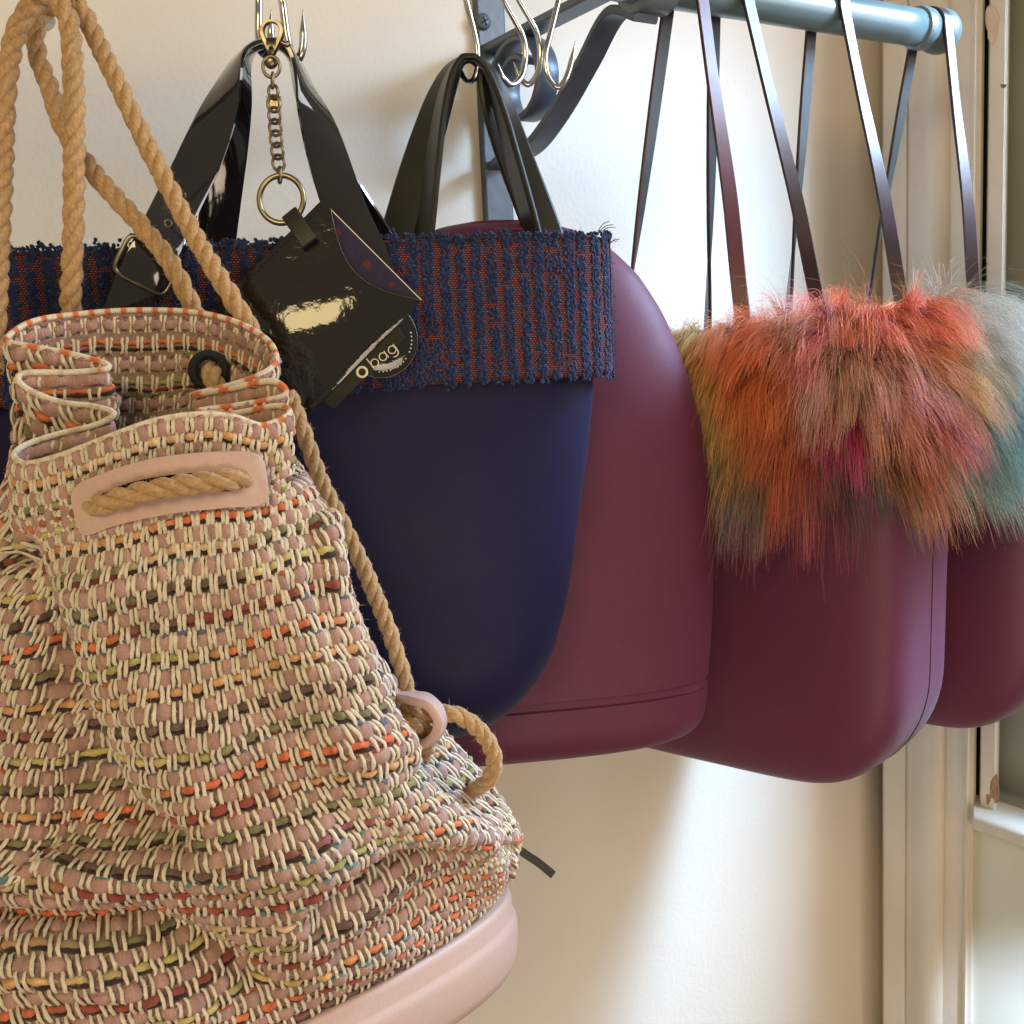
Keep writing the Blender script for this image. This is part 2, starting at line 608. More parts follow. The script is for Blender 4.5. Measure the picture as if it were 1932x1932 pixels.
BWID = .0185
az0, az1 = bpt(934, 92)[2], RE[2] + .006
arm_pts = [bk(.004 + (ARM - RADR - .002) * t, az0 + (az1 - az0) * t) for t in (0, .35, .7, 1)]
band('arm', arm_pts, [rr] * 4, BWID, .006, M['iron'], wb, 50)
br = [bpt(x, y) for x, y in ((1197, -25), (1162, 25), (1108, 120), (1060, 205), (1015, 268), (982, 292), (955, 302), (930, 318))]
br[-1] = bk(.006, br[-1][2])
br = [RE + rr * np.dot(br[0] - RE, rr) + A(0, 0, -RADR - .008)] + br[1:]
band('brace', br, [rr] * len(br), BWID, .0055, M['iron'], wb, 90)
sc0 = bpt(990, 158)
sp = []
for k in range(40):
    th = math.radians(205 - k * 13.2)
    rad = .034 - .00045 * k
    sp.append(sc0 + nn * (rad * 1.05 * math.cos(th)) + A(0, 0, rad * math.sin(th)))
sp = [bk(.007, bpt(934, 230)[2]), bk(.012, bpt(934, 190)[2])] + sp[2:]
band('scroll', sp, [rr] * len(sp), BWID, .0045, M['iron'], wb, 150)
sb = bpt(1000, -6)
# screw head with a cross slot
s0 = plate_c.copy()
q = onwall(912, 41, .0075)
th = np.linspace(0, 2 * np.pi, 20, endpoint=False)
ring = lambda r, o: [q + nn * o + rr * (r * math.cos(a)) + A(0, 0, r * math.sin(a)) for a in th]
V = np.array(ring(.0062, 0) + ring(.006, .0008) + ring(.0045, .0019) + [q + nn * .0023])
fl = [tuple(f) for f in gridf(3, 20)] + [(40 + j, 40 + (j + 1) % 20, 60) for j in range(20)]
sw = mesh('screw', V, fl, M['iron'], wb)
for a in (.5, .5 + math.pi / 2):
    d1 = rr * math.cos(a) + A(0, 0, math.sin(a))
    d2 = np.cross(nn, d1)
    box('screw_slot', q + nn * .0021, d1, d2, nn, .0064, .0011, .0006, M['gap'], sw, 0)

# ------------------------------------------------------------------ rail
hr = thing('hanging_rail', 'round slate green metal hanging rail with ball end, lit by the window', 'rail')
st = np.dot(rod_at(0) - RE, rr) - .35
tube('rail_tube', [RE + rr * t for t in np.linspace(st, -.018, 30)], RADR, M['rail'], hr, 40)
prof = [(-.012, .0132), (-.011, .0150), (-.006, .0156), (-.001, .0150), (.000, .0138), (.001, .0142)]
for k in range(1, 16):
    a = math.pi * (.18 + .82 * k / 15)
    prof.append((.0155 - .0165 * math.cos(a), max(.0165 * math.sin(a), .0004)))
path = np.array([RE + rr * (t - .018) for t, r in prof])
NB = (np.tile(nn, (len(prof), 1)), np.tile(A(0, 0, 1), (len(prof), 1)))
Vv, Ff, uvv = tube_data(path, [r for t, r in prof], 40, NB=NB)
mesh('ball_end', Vv, Ff, M['rail'], hr, flat_angle=45)
c0 = rod_at(1225)
for t0, t1, r_ in ((-.013, .013, .0185),):
    NB2 = (np.tile(nn, (6, 1)), np.tile(A(0, 0, 1), (6, 1)))
    pr = [(t0, .0132), (t0, r_ - .001), (t0 + .001, r_), (t1 - .001, r_), (t1, r_ - .001), (t1, .0132)]
    Vv, Ff, uvv = tube_data(np.array([c0 + rr * t for t, r in pr]), [r for t, r in pr], 36, NB=NB2)
    mesh('collar', Vv, Ff, M['rail'], hr, flat_angle=40)

# ------------------------------------------------------------------ hooks
HK = 'steel S-hooks on the rail'


def hook(label, pts, bend=0.0, r=.0017):
    """pts: picture path from the top of the shank to the tip, lying in the rail's upright plane with an offset per point"""
    p = [onrod(x, y, o) for x, y, o in pts]
    top = p[0]
    t = np.dot(top - RE, rr)
    base = RE + rr * t
    up = []
    for k in range(9):
        a = math.radians(-200 + 28 * k) if False else math.radians(200 - 27 * k)
        up.append(base + nn * ((RADR + r) * math.cos(a)) + A(0, 0, (RADR + r) * math.sin(a)))
    full = up + [base + nn * (RADR + .001) + A(0, 0, -.006)] + p
    # keep the shank going on from the loop only when it lies below it
    q = catmull(full, 170)
    s = np.linspace(0, 1, len(q))
    rad = np.where(s > .93, r * np.clip((1.0 - s) / .07, .10, 1), r)
    o = tube('s_hook', q, rad, M['steel'], None, 12)
    return tag(o, label, 'hook', HK)


hook('steel S-hook behind the rope loops at the upper left', [(80, -30, .012), (86, 4, .012), (92, 28, .008), (96, 42, -.002), (86, 50, -.012), (75, 34, -.018), (72, 12, -.02)], r=.0021)
hook('steel S-hook whose upright point passes through the charm clasp', [(489, -20, .004), (488, 30, .004), (488, 62, .004), (491, 92, .006), (501, 104, .012), (510, 92, .020), (511, 60, .023), (511, 18, .023)], r=.002)
hook('steel S-hook with bare point just right of the charm clasp', [(531, -20, .006), (535, 20, .006), (541, 66, .006), (549, 98, .008), (559, 113, .012), (566, 108, .016), (572, 80, .018), (571, 19, .018)], r=.002)
hook('steel S-hook carrying the matte black handles by the bracket', [(876, -20, .010), (880, 4, .010), (897, 74, .010), (901, 108, .010), (901, 128, .009), (894, 150, .006), (882, 154, .0), (871, 140, -.006), (862, 108, -.010)])
hook('empty S-hook, leftmost of the three in front of the iron scroll', [(945, -20, .012), (951, 2, .012), (972, 40, .012), (985, 66, .012), (991, 93, .012), (990, 120, .012), (983, 146, .013), (966, 160, .014), (950, 147, .016), (939, 118, .017)])
hook('empty S-hook, middle of the three in front of the iron scroll', [(971, -20, .006), (979, 0, .006), (1000, 36, .006), (1012, 60, .006), (1018, 83, .006), (1019, 110, .006), (1014, 138, .006), (998, 159, .004), (982, 148, .002), (968, 115, .0)])
hook('empty S-hook, rightmost of the three with its point turned to the right', [(1059, -20, .010), (1054, 0, .010), (1037, 69, .010), (1029, 103, .010), (1032, 139, .011), (1049, 164, .013), (1064, 155, .015), (1076, 123, .016), (1086, 77, .017)])


# ------------------------------------------------------------------ moulded bags
def ring_se(c, wa, ta, hw, ht, z, n, k=120):
    th = np.linspace(0, 2 * np.pi, k, endpoint=False)
    cs, sn = np.cos(th), np.sin(th)
    x = np.sign(cs) * np.abs(cs) ** (2 / n) * hw
    y = np.sign(sn) * np.abs(sn) ** (2 / n) * ht
    p = c[None] + x[:, None] * wa + y[:, None] * ta
    p[:, 2] = z
    return p


def even(p, k):
    q = np.vstack([p, p[:1]])
    s = np.concatenate([[0], np.cumsum(np.linalg.norm(np.diff(q, axis=0), axis=1))])
    t = np.linspace(0, s[-1], k, endpoint=False)
    return np.stack([np.interp(t, s, q[:, i]) for i in range(3)], -1)


def shell(name, rings, mat, parent, cap=True):
    V = np.array(rings)
    nr, nc = V.shape[:2]
    fl = [tuple(f) for f in gridf(nr, nc)[:, ::-1]]
    V = V.reshape(-1, 3)
    if cap:
        fl.append(tuple(range((nr - 1) * nc, nr * nc)))
    s = np.zeros((len(V), 2))
    return mesh(name, V, fl, mat, parent, flat_angle=60)


# ---- navy tote
NW, NT = nrm(A(.983, .184, 0)), nrm(A(.184, -.983, 0))
nav_f = P(511, 900, .556)
NTH = .034
nav_c = nav_f - NT * NTH + NW * .008


def on_nav(x, y, off=0.0):
    return onplane(x, y, nav_f + NT * off, NT)


nt_ = thing('tote_bag', 'navy moulded tote with blue and rust tweed cuff and glossy black handles', 'bag')


def prof_hw(c, wa, ta, pts):
    out = []
    for x, y in pts:
        q = onplane(x, y, c, ta)
        out.append((q[2], float(np.dot(q - c, wa))))
    return out


sil = prof_hw(nav_c, NW, NT, [(1112, 560), (1112, 740), (1101, 850), (1085, 960), (1073, 1060), (1059, 1140), (1040, 1210), (1008, 1275), (965, 1328), (915, 1368), (860, 1394), (780, 1407), (600, 1411)])
zs = np.array([s[0] for s in sil])[::-1]
hws = np.array([s[1] for s in sil])[::-1]
zz = np.concatenate([np.linspace(zs[-1], zs[3], 26), zs[0] + (zs[3] - zs[0]) * (1 - np.linspace(0, 1, 16)[1:]) ** 1.7])
rings = []
for z in zz:
    hw = np.interp(z, zs, hws)
    u = np.clip((z - zs[0]) / .045, 0, 1)
    ht = NTH * (.25 + .75 * math.sqrt(1 - (1 - u) ** 2)) * (1 + .05 * u)
    rings.append(even(ring_se(nav_c, NW, NT, hw, ht, z, 3.6), 120))
shell('body', rings, M['navy'], nt_)

# cuff: slightly larger ring round the top, both edges rounded
ct, cb_ = on_nav(600, 458)[2], on_nav(900, 722)[2]
zc_t = lambda p: 0
cuff_rings = []
hwc = float(np.dot(onplane(1141, 600, nav_c, NT) - nav_c, NW))
htc = NTH + .006
nvs = 44
zl = []
for k in range(5):
    a = math.pi * k / 4
    zl.append((ct - .004 + .004 * math.sin(a), -.004 * math.cos(a) - .004))
for k in range(1, nvs - 1):
    zl.append((ct - .004 + (cb_ + .003 - ct + .004) * k / (nvs - 1), 0))
for k in range(5):
    a = math.pi * k / 4
    zl.append((cb_ + .003 - .003 * math.sin(a), -.003 + .003 * math.cos(a)))
zl[0] = (ct - .05, zl[0][1])
for z, o in zl:
    e = 1 + .0
    cuff_rings.append(even(ring_se(nav_c, NW, NT, hwc + o, htc + o, z, 4.5, 300), 300))
CR = np.array(cuff_rings)
# lower edge sags a little to the left of centre as in the picture
sag = lambda p: -.006 * np.clip(-(np.dot(p - nav_c, NW)) / .12, 0, 1)
nr_, nc_ = CR.shape[:2]
s_ = np.linspace(0, 1, nc_, endpoint=False) * np.linalg.norm(np.diff(np.vstack([CR[8], CR[8][:1]]), axis=0), axis=1).sum()
uvc = np.stack(np.broadcast_arrays(s_[None, :], (ct - np.array([z for z, o in zl]))[:, None]), -1).reshape(-1, 2)
cuff = mesh('cuff', CR.reshape(-1, 3), gridf(nr_, nc_)[:, ::-1], M['tweed'], nt_, uv=uvc)
# boucle: navy loops in upright stripes with gaps
LIM = float(np.linalg.norm(np.diff(np.vstack([CR[8], CR[8][:1]]), axis=0), axis=1).sum())
HC = ct - cb_


def cuff_pt(s, z):
    j = (s / LIM * nc_) % nc_
    i0 = int(j) % nc_
    f = j - int(j)
    p = CR[20][i0] * (1 - f) + CR[20][(i0 + 1) % nc_] * f
    q = CR[20][(i0 + 1) % nc_] - CR[20][i0]
    t = nrm(q)
    n = nrm(np.cross(t, A(0, 0, 1)))
    if n @ (p - nav_c) < 0:
        n = -n
    return A(p[0], p[1], z), n, t


import bmesh
bmi = bmesh.new()
bmesh.ops.create_icosphere(bmi, subdivisions=1, radius=1)
bmi.verts.ensure_lookup_table()
ICO = np.array([v.co[:] for v in bmi.verts])
ICF = np.array([[v.index for v in f.verts] for f in bmi.faces])
bmi.free()
parts, cols = [], []
SP = .0079
nst = int(LIM / SP)
for i in range(nst):
    p0, n0, t0 = cuff_pt(i * SP, ct)
    if np.dot(n0, NT) < -.5:
        continue
    wdt = rng.uniform(.46, .59)
    z = ct + .001
    drift = 0.0
    while z > cb_ - .001:
        drift = np.clip(drift + rng.normal(0, .05), -.15, .15)
        if rng.random() < .032:
            z -= .0022
            wdt = rng.uniform(.40, .60) if rng.random() < .9 else .85
            continue
        for lane in ((-.66, -.33, 0, .33, .66) if wdt > .6 else (-.54, -.18, .18, .54)):
            s = (i + .5 + drift * .5 + lane * wdt * .85) * SP + rng.normal(0, .0004)
            p, n, t = cuff_pt(s, z + rng.normal(0, .0006))
            r1 = rng.uniform(.0007, .0012)
            loc = ICO * (1 + rng.normal(0, .18, (len(ICO), 1))) * A(r1, r1 * rng.uniform(.26, .44), r1 * rng.uniform(.8, 1.25))
            v = p + loc[:, :1] * t + loc[:, 1:2] * n + loc[:, 2:] * A(0, 0, 1) + n * .0002
            parts.append((v, ICF))
            b = rng.uniform(.7, 1.35)
            c = A(.009, .020, .074) * b if rng.random() < .8 else A(.014, .036, .10) * b
            cols.append(np.tile(c, (len(ICO), 1)))
        z -= rng.uniform(.0010, .0014)
# loose border loops on both edges
for zed in (ct + .0005,):
    s = 0.0
    while s < LIM:
        p, n, t = cuff_pt(s, zed + (rng.normal(0, .0007) if zed > ct - .01 else .0012 + rng.normal(0, .0004)))
        if np.dot(n, NT) > -.7:
            for q_ in range(2 if zed > ct - .01 else 1):
                r1 = rng.uniform(.0008, .0015)
                loc = ICO * (1 + rng.normal(0, .2, (len(ICO), 1))) * r1 * .8
                parts.append((p + loc + A(rng.normal(0, .0008), rng.normal(0, .0008), rng.normal(0, .0008)) - n * .001 * q_, ICF))
                cols.append(np.tile(A(.011, .024, .066) * rng.uniform(.7, 1.4), (len(ICO), 1)))
        s += .0016
Vb, Fb = join(parts)
bo = mesh('boucle_loops', Vb, Fb, M['boucle'], cuff, col=np.vstack(cols))
bo['kind'] = 'stuff'
# wool fuzz and the stray ends at the right edge
idx = rng.integers(0, len(Vb), 9000)
cc = np.vstack(cols)[idx]
roots = Vb[idx]
d = rng.normal(0, 1, (len(idx), 3)) + NT * .6
d /= np.linalg.norm(d, axis=1)[:, None]
L = rng.uniform(.0012, .0034, len(idx))
ts = np.linspace(0, 1, 4)[None, :, None]
d2 = rng.normal(0, .5, (len(idx), 1, 3))
hp = roots[:, None] + (d[:, None] * ts + d2 * ts ** 2 * .6) * L[:, None, None]
hair('wool_fuzz', hp, M['fuzz'], cuff, .00006, .00003, cc * 1.3)
ends = []
for (x0, y0, x1, y1) in ((1128, 436, 1148, 418), (1130, 438, 1155, 424), (1132, 440, 1158, 429), (1149, 462, 1167, 452), (1146, 464, 1163, 455), (1148, 593, 1160, 586), (1148, 612, 1163, 606), (1146, 640, 1157, 637), (1150, 566, 1161, 560)):
    a_, b_ = onplane(x0, y0, nav_c, NT), onplane(x1, y1, nav_c, NT)
    m_ = (a_ + b_) / 2 + A(0, 0, .0012)
    ends.append([a_, m_, b_, b_ + (b_ - m_) * .2])
hair('stray_end', np.array(ends), M['fuzz'], cuff, .00022, .00016, np.tile(A(.02, .018, .02), (len(ends), 1)))

# glossy handles
vd = A(0, 1, 0)


def hpath(pts):
    return [P(x, y, Y) for x, y, Y in pts]


HF = [on_nav(232, 600, .0130), on_nav(262, 530, .0130), on_nav(300, 456, .0115)] + hpath([(338, 378, .557), (372, 310, .570), (408, 222, .582), (436, 140, .590), (455, 103, .592), (480, 82, .592), (511, 76, .592), (538, 84, .592), (557, 108, .592), (576, 158, .590), (598, 225, .585), (629, 331, .572), (655, 404, .564)]) + [on_nav(685, 470, .0115), on_nav(712, 540, .0130)]
wf_ = [(1, .1, -.45), (1, .0, -.45), (1, .1, -.42), (1, .1, -.42), (1, .25, -.4), (.7, .7, -.3), (.25, 1, -.15), (.1, 1, 0), (.05, 1, 0), (0, 1, 0), (-.05, 1, 0), (-.1, 1, 0), (-.25, 1, -.1), (-.75, .65, -.3), (-1, .25, -.35), (-1, .1, -.4), (-1, 0, -.42), (-1, 0, -.42)]
wf_ = [A(-a, b, c) if i > 8 and False else A(a, b, c) for i, (a, b, c) in enumerate(wf_)]
wf_ = [w_ if i < 10 else A(-w_[0], -w_[1], -w_[2]) * -1 for i, w_ in enumerate(wf_)]


def perp(paths, mix):
    """width directions: mix 0 = across the picture, 1 = along the line of sight"""
    p = np.array(paths)
    T = np.gradient(p, axis=0)
    out = []
    for i in range(len(p)):
        t = nrm(T[i])
        v = nrm(p[i] - EYE)
        side = nrm(np.cross(t, v))
        dep = nrm(np.cross(side, t))
        a = mix[i] * math.pi / 2
        out.append(side * math.cos(a) + dep * math.sin(a))
    return out


mx = [0, 0, 0, .02, .1, .35, .75, .95, 1, 1, 1, .95, .8, .45, .15, .05, 0, 0]
band('handle', HF, perp(HF, mx), .0205, .0026, M['patent'], nt_, 170)
HB = hpath([(404, 520, .62), (407, 462, .62), (414, 400, .618), (428, 294, .612), (442, 200, .606), (456, 130, .601), (478, 98, .600), (511, 88, .600), (536, 96, .600), (556, 128, .602), (580, 200, .607), (622, 300, .612), (680, 400, .618), (716, 462, .62), (730, 520, .62)])
mx2 = [-.05, -.05, -.05, -.15, -.4, -.75, -.95, -1, -1.0, -.9, -.72, -.55, -.45, -.4, -.4]
band('handle', HB, perp(HB, mx2), .0205, .0026, M['patent'], nt_, 170)
# buckle on the front handle
bc = on_nav(278, 500, .0155)
by = nrm(on_nav(318, 420) - on_nav(232, 590))
bx = nrm(np.cross(by, nrm(bc - EYE)))
if bx[0] < 0:
    bx = -bx
bp_ = []
for k in range(48):
    a = 2 * math.pi * k / 48
    c_, s__ = math.cos(a), math.sin(a)
    x = math.copysign(abs(c_) ** .35, c_) * .0125
    y = math.copysign(abs(s__) ** .35, s__) * .0098
    bp_.append(bc + bx * x + by * y)
bk_ = tube('buckle', bp_, .0011, M['nickel'], nt_, 8, closed=True)
tube('buckle_bar', [bc - bx * .0125 + by * .0085, bc + bx * .0125 + by * .0085], .0009, M['nickel'], bk_, 8)
for dy in (.021, .035):
    q = bc + by * dy + NT * .0012
    v_ = nrm(np.cross(by, bx))
    th = np.linspace(0, 2 * np.pi, 14, endpoint=False)
    tube('eyelet', [q + bx * .0016 * math.cos(a) + by * .0016 * math.sin(a) for a in th], .0004, M['nickel'], bk_, 6, closed=True)

# round badge under the charm
def disc(name, c, ax, ay, nz, r, th, mat, parent, n=64):
    t = np.linspace(0, 2 * np.pi, n, endpoint=False)
    rg = lambda q, o: np.array([c + ax * q * math.cos(a) + ay * q * math.sin(a) + nz * o for a in t])
    V = np.vstack([rg(r, 0), rg(r, th * .7), rg(r - th * .3, th), rg(r * .5, th * 1.1), [c + nz * th * 1.15]])
    fl = [tuple(f) for f in gridf(4, n)] + [(3 * n + j, 3 * n + (j + 1) % n, 4 * n) for j in range(n)]
    return mesh(name, V, fl, mat, parent, flat_angle=50)


bd_c = on_nav(716, 641, .0105)
badge = disc('badge', bd_c, NW, A(0, 0, 1), NT, .0185, .0018, M['charmpatent'], nt_)
tube('badge_edge', [bd_c + NT * .0016 + NW * (.0181 * math.cos(a)) + A(0, 0, .0181 * math.sin(a)) for a in np.linspace(0, 2 * np.pi, 64, endpoint=False)], .00025, M['nickel'], badge, 5, closed=True)
for k in range(16):
    a = math.radians(-95 + k * 7)
    if k in (4, 9):
        continue
    c_ = bd_c + NW * (.0152 * math.cos(a)) + A(0, 0, .0152 * math.sin(a)) + NT * .00195
    disc('perforation', c_, NW, A(0, 0, 1), NT, .00045, .0002, M['print'], badge, 8)

# ---- burgundy dome bag
dm = thing('dome_bag', 'tall domed burgundy moulded bag with matte black handles behind the navy tote', 'bag')
DW, DT = nrm(A(.992, .125, 0)), nrm(A(.125, -.992, 0))
dm_c = P(960, 900, .672)
dsil = prof_hw(dm_c, DW, DT, [(985, 416), (1040, 422), (1095, 440), (1150, 471), (1200, 520), (1245, 592), (1285, 690), (1316, 800), (1331, 900), (1337, 1000), (1337, 1100), (1332, 1200), (1327, 1257), (1323, 1262), (1323, 1268), (1327, 1276), (1325, 1300), (1319, 1335), (1303, 1360), (1270, 1376), (1200, 1389), (1050, 1403)])
rings = []
zt_, zb_ = dsil[0][0], dsil[-1][0]
fine = []
for i in range(len(dsil) - 1):
    for k in range(5):
        t = k / 5
        fine.append((dsil[i][0] * (1 - t) + dsil[i + 1][0] * t, dsil[i][1] * (1 - t) + dsil[i + 1][1] * t, i + t))
fine.append((*dsil[-1], len(dsil) - 1))
fa = np.array(fine)
sm = fa.copy()
for _ in range(2):
    sm[1:-1, :2] = (sm[:-2, :2] + 2 * sm[1:-1, :2] + sm[2:, :2]) / 4
keep = (fa[:, 2] > 11) & (fa[:, 2] < 16)
sm[keep] = fa[keep]
for z, hw, i in sm:
    u = np.clip((zt_ - z) / .11, 0, 1)
    ht = .040 * math.sqrt(max(1 - (1 - u) ** 2, .02)) + .004 * np.clip((zt_ - z) / .28, 0, 1)
    ub = np.clip((z - zb_) / .022, 0, 1)
    ht *= .55 + .45 * math.sqrt(1 - (1 - ub) ** 2)
    if 12.4 < i < 15:
        ht -= .0022
    rings.append(even(ring_se(dm_c, DW, DT, hw, ht, z, 3.0), 110))
topc = rings[0].mean(0) + A(0, 0, .001)
rings = [topc + (rings[0] - topc) * .02] + [topc + (rings[0] - topc) * .5] + rings
db = shell('body', rings, M['burgundy'], dm)
HX = hpath([(790, 520, .650), (804, 430, .650), (818, 300, .654), (830, 215, .660), (846, 150, .665), (866, 116, .668), (885, 107, .668), (904, 116, .668), (924, 150, .665), (945, 215, .660), (968, 300, .654), (1003, 430, .650), (1022, 520, .650)])
band('handle', HX, perp(HX, [.78, .78, .8, .85, .92, 1, 1, 1, 1.08, 1.15, 1.2, 1.22, 1.22]), .021, .0038, M['leather'], dm, 150, .4)
HY = hpath([(728, 520, .655), (752, 440, .660), (782, 335, .668), (812, 240, .674), (836, 170, .677), (858, 126, .678), (885, 112, .678), (912, 126, .678), (928, 165, .678), (950, 235, .676), (980, 320, .670), (1022, 430, .664), (1052, 520, .660)])
band('handle', HY, perp(HY, [.25, .25, .3, .4, .6, .85, 1, .85, .55, .3, .18, .12, .12]), .0215, .0042, M['leather'], dm, 150, .4)


# ---- the two fur-trimmed bags on the rail
def fur_colour(table, p, rg, g=.0042):
    """every hair draws its colour from the patches set out over the trim, blending where they meet"""
    D = np.stack([np.linalg.norm(p - c, axis=1) / s for c, s, _ in table], 1)
    k = np.argmin(D - rg.gumbel(0, g, D.shape), axis=1)
    C = np.array([c for _, _, c in table])
    return C[k] * rg.uniform(.75, 1.25, (len(p), 1))


def fur_bag(root, center, yaw, W, T, z_top, z_bot, mat):
    a = A(math.sin(yaw), -math.cos(yaw), 0)         # along the bag, to the shop side
    b = A(math.cos(yaw), math.sin(yaw), 0)          # across it, away along the rail
    hw, ht = W / 2, T / 2
    rings = []
    zz = np.linspace(z_top, z_bot + .075, 14)
    for z in zz:
        f = 1 - .04 * (z_top - z) / (z_top - z_bot)
        rings.append((z, hw * f, ht * f))
    hw0, ht0 = rings[-1][1:]
    for k in range(1, 15):
        ph = math.pi / 2 * k / 14
        z = z_bot + .075 * (1 - math.sin(ph))
        e = (1 - math.cos(ph))
        rings.append((z, hw0 - .062 * e - .0, ht0 - .024 * e ** 1.6))
    R = [even(ring_se(center, a, b, h, t, z, 5.2), 110) for z, h, t in rings]
    last = R[-1].mean(0)
    R.append(last + (R[-1] - last) * .5 - A(0, 0, .002))
    sh = shell('body', R, mat, root)
    return a, b, sh, rings


def fur(root, center, a, b, W, T, z_top, H, n, seed, table, length, body_mat, droop=1.0, clump=900, tilt=0.0):
    rg = np.random.default_rng(seed)
    k = 240
    # backing collar: padded band that carries the hair
    ringsc = []
    for j in range(12):
        t = j / 11
        z = z_top + .006 - t * H
        bul = .008 + .010 * math.sin(math.pi * min(1, t * 1.1 + .05))
        ringsc.append(even(ring_se(center, a, b, W / 2 + bul, T / 2 + bul, z, 3.4), k))
    for rg_ in ringsc:
        rg_[:, 2] += tilt * ((rg_ - center) @ a) / (W / 2)
    inner = [even(ring_se(center, a, b, W / 2 - .004, T / 2 - .004, z_top + .004 - q, 3.4), k) for q in (.05, .004)]
    C = np.array(inner + ringsc)
    col = mesh('fur_trim', C.reshape(-1, 3), gridf(len(C), k)[:, ::-1], body_mat, root)
    cen = center.copy()
    t = rg.random(n) ** .9 * 13.2 + .2
    t = np.minimum(t, 12.99)
    i0 = t.astype(int)
    f = t - i0
    u = rg.random(n) * k
    j0 = u.astype(int) % k
    g = u - u.astype(int)
    S = lambda ii, jj: C[np.clip(ii, 0, 13), jj % k]
    p = (S(i0, j0) * (1 - g)[:, None] + S(i0, j0 + 1) * g[:, None]) * (1 - f)[:, None] + (S(i0 + 1, j0) * (1 - g)[:, None] + S(i0 + 1, j0 + 1) * g[:, None]) * f[:, None]
    # outward direction
    lu, lv = (p - cen) @ a, (p - cen) @ b
    od = np.sign(lu)[:, None] * (np.abs(lu) / (W / 2))[:, None] ** 5 * a + np.sign(lv)[:, None] * (np.abs(lv) / (T / 2))[:, None] ** 3 * b
    od /= np.linalg.norm(od, axis=1)[:, None] + 1e-9
    fr = np.clip((z_top + .006 - p[:, 2]) / H, 0, 1)
    inside = t < 1.6
    od[inside] *= .25
    # clumps
    cidx = rg.integers(0, n, clump)
    d0 = None
    own = np.zeros(n, int)
    for s in range(0, n, 4000):
        dd = ((p[s:s + 4000, None] - p[cidx][None]) ** 2).sum(-1)
        own[s:s + 4000] = dd.argmin(1)
    cdir = rg.normal(0, .36, (clump, 3))
    cl = rg.uniform(.55, 1.38, clump)
    xa = np.clip(lu / (W / 2), -1, 1)
    L = length * rg.uniform(.55, 1.1, n) * cl[own] * (.75 + .45 * fr) * (1 - .28 * np.clip(-xa - .1, 0, 1))
    up = np.clip(1 - fr * 1.8, 0, 1)[:, None] * A(0, 0, 1.0) * (.55 + .6 * np.clip(xa + .4, 0, 1))[:, None]
    d = od * 1.15 + a * (xa * .45 * (.4 + fr))[:, None] + up + cdir[own] * .8 + rg.normal(0, .20, (n, 3)) - A(0, 0, .25)
    d /= np.linalg.norm(d, axis=1)[:, None]
    K = 8
    ts = np.linspace(0, 1, K)
    pos = np.zeros((n, K, 3))
    pos[:, 0] = p
    cur = d.copy()
    for q in range(1, K):
        pos[:, q] = pos[:, q - 1] + cur * (L / (K - 1))[:, None]
        cur = cur + A(0, 0, -.26) * droop + rg.normal(0, .05, (n, 3))
        cur /= np.linalg.norm(cur, axis=1)[:, None]
    tipm = np.zeros((clump, 3))
    cnt = np.zeros(clump)
    np.add.at(tipm, own, pos[:, -1])
    np.add.at(cnt, own, 1)
    tipm /= np.maximum(cnt, 1)[:, None]
    w_ = (ts ** 1.7 * .55)[None, :, None]
    fly = (rg.random(n) < .14)[:, None, None]
    pull = (tipm[own] - pos[:, -1])[:, None] * w_
    pos += np.where(fly, .0, 1.0) * pull
    base = (fur_colour(table, p, rg) * .6 + fur_colour(table, p[cidx], rg)[own] * .4) * rg.uniform(.85, 1.15, (n, 1))
    tip = fur_colour(table, pos[:, -1], rg)
    mixt = np.clip((ts - .35) / .65, 0, 1)[None, :, None] * .40
    colr = base[:, None] * (1 - mixt) + tip[:, None] * mixt
    colr = colr * np.interp(ts, [0, .12, .45, 1], [.32, .45, .95, 1.08])[None, :, None]  # roots darkened: real fur tone plus self-shadow put into the colour
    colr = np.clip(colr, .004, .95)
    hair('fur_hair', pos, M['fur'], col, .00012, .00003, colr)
    return col


YAW = math.radians(49)
# first bag
f1 = thing('fur_trimmed_bag', 'plum moulded bag with orange, grey and magenta fur trim hung on the rail', 'bag', None)
c1 = rod_at(1340)
c1 = A(c1[0], c1[1], 0) + A(.656, .755, 0) * .012
z1t = onplane(1500, 650, A(c1[0], c1[1], Z0), A(0, 1, 0))[2]
near1 = A(c1[0], c1[1], 0) + A(math.sin(YAW), -math.cos(YAW), 0) * .10 - A(math.cos(YAW), math.sin(YAW), 0) * .05
z1b = P(1525, 1470, near1[1])[2] - .0145
c1[2] = Z0
W1, T1 = .285, .118
a1_, b1_, sh1, rg1 = fur_bag(f1, c1, YAW, W1, T1, z1t, z1b, M['plum'])
# mould seam up the narrow side and under
sx = []
for z, h, t in rg1:
    sx.append(c1 + a1_ * (h + .0001) + b1_ * (.004) + A(0, 0, z - Z0))
tube('mould_seam', catmull(sx, 80), .00035, M['black'], f1, 5)


def pf(x, y, off=0.0):
    return onplane(x, y, c1 - b1_ * (T1 / 2 + .02 + off), b1_)


def pside(x, y):
    return onplane(x, y, c1 + a1_ * (W1 / 2 + .03), a1_)


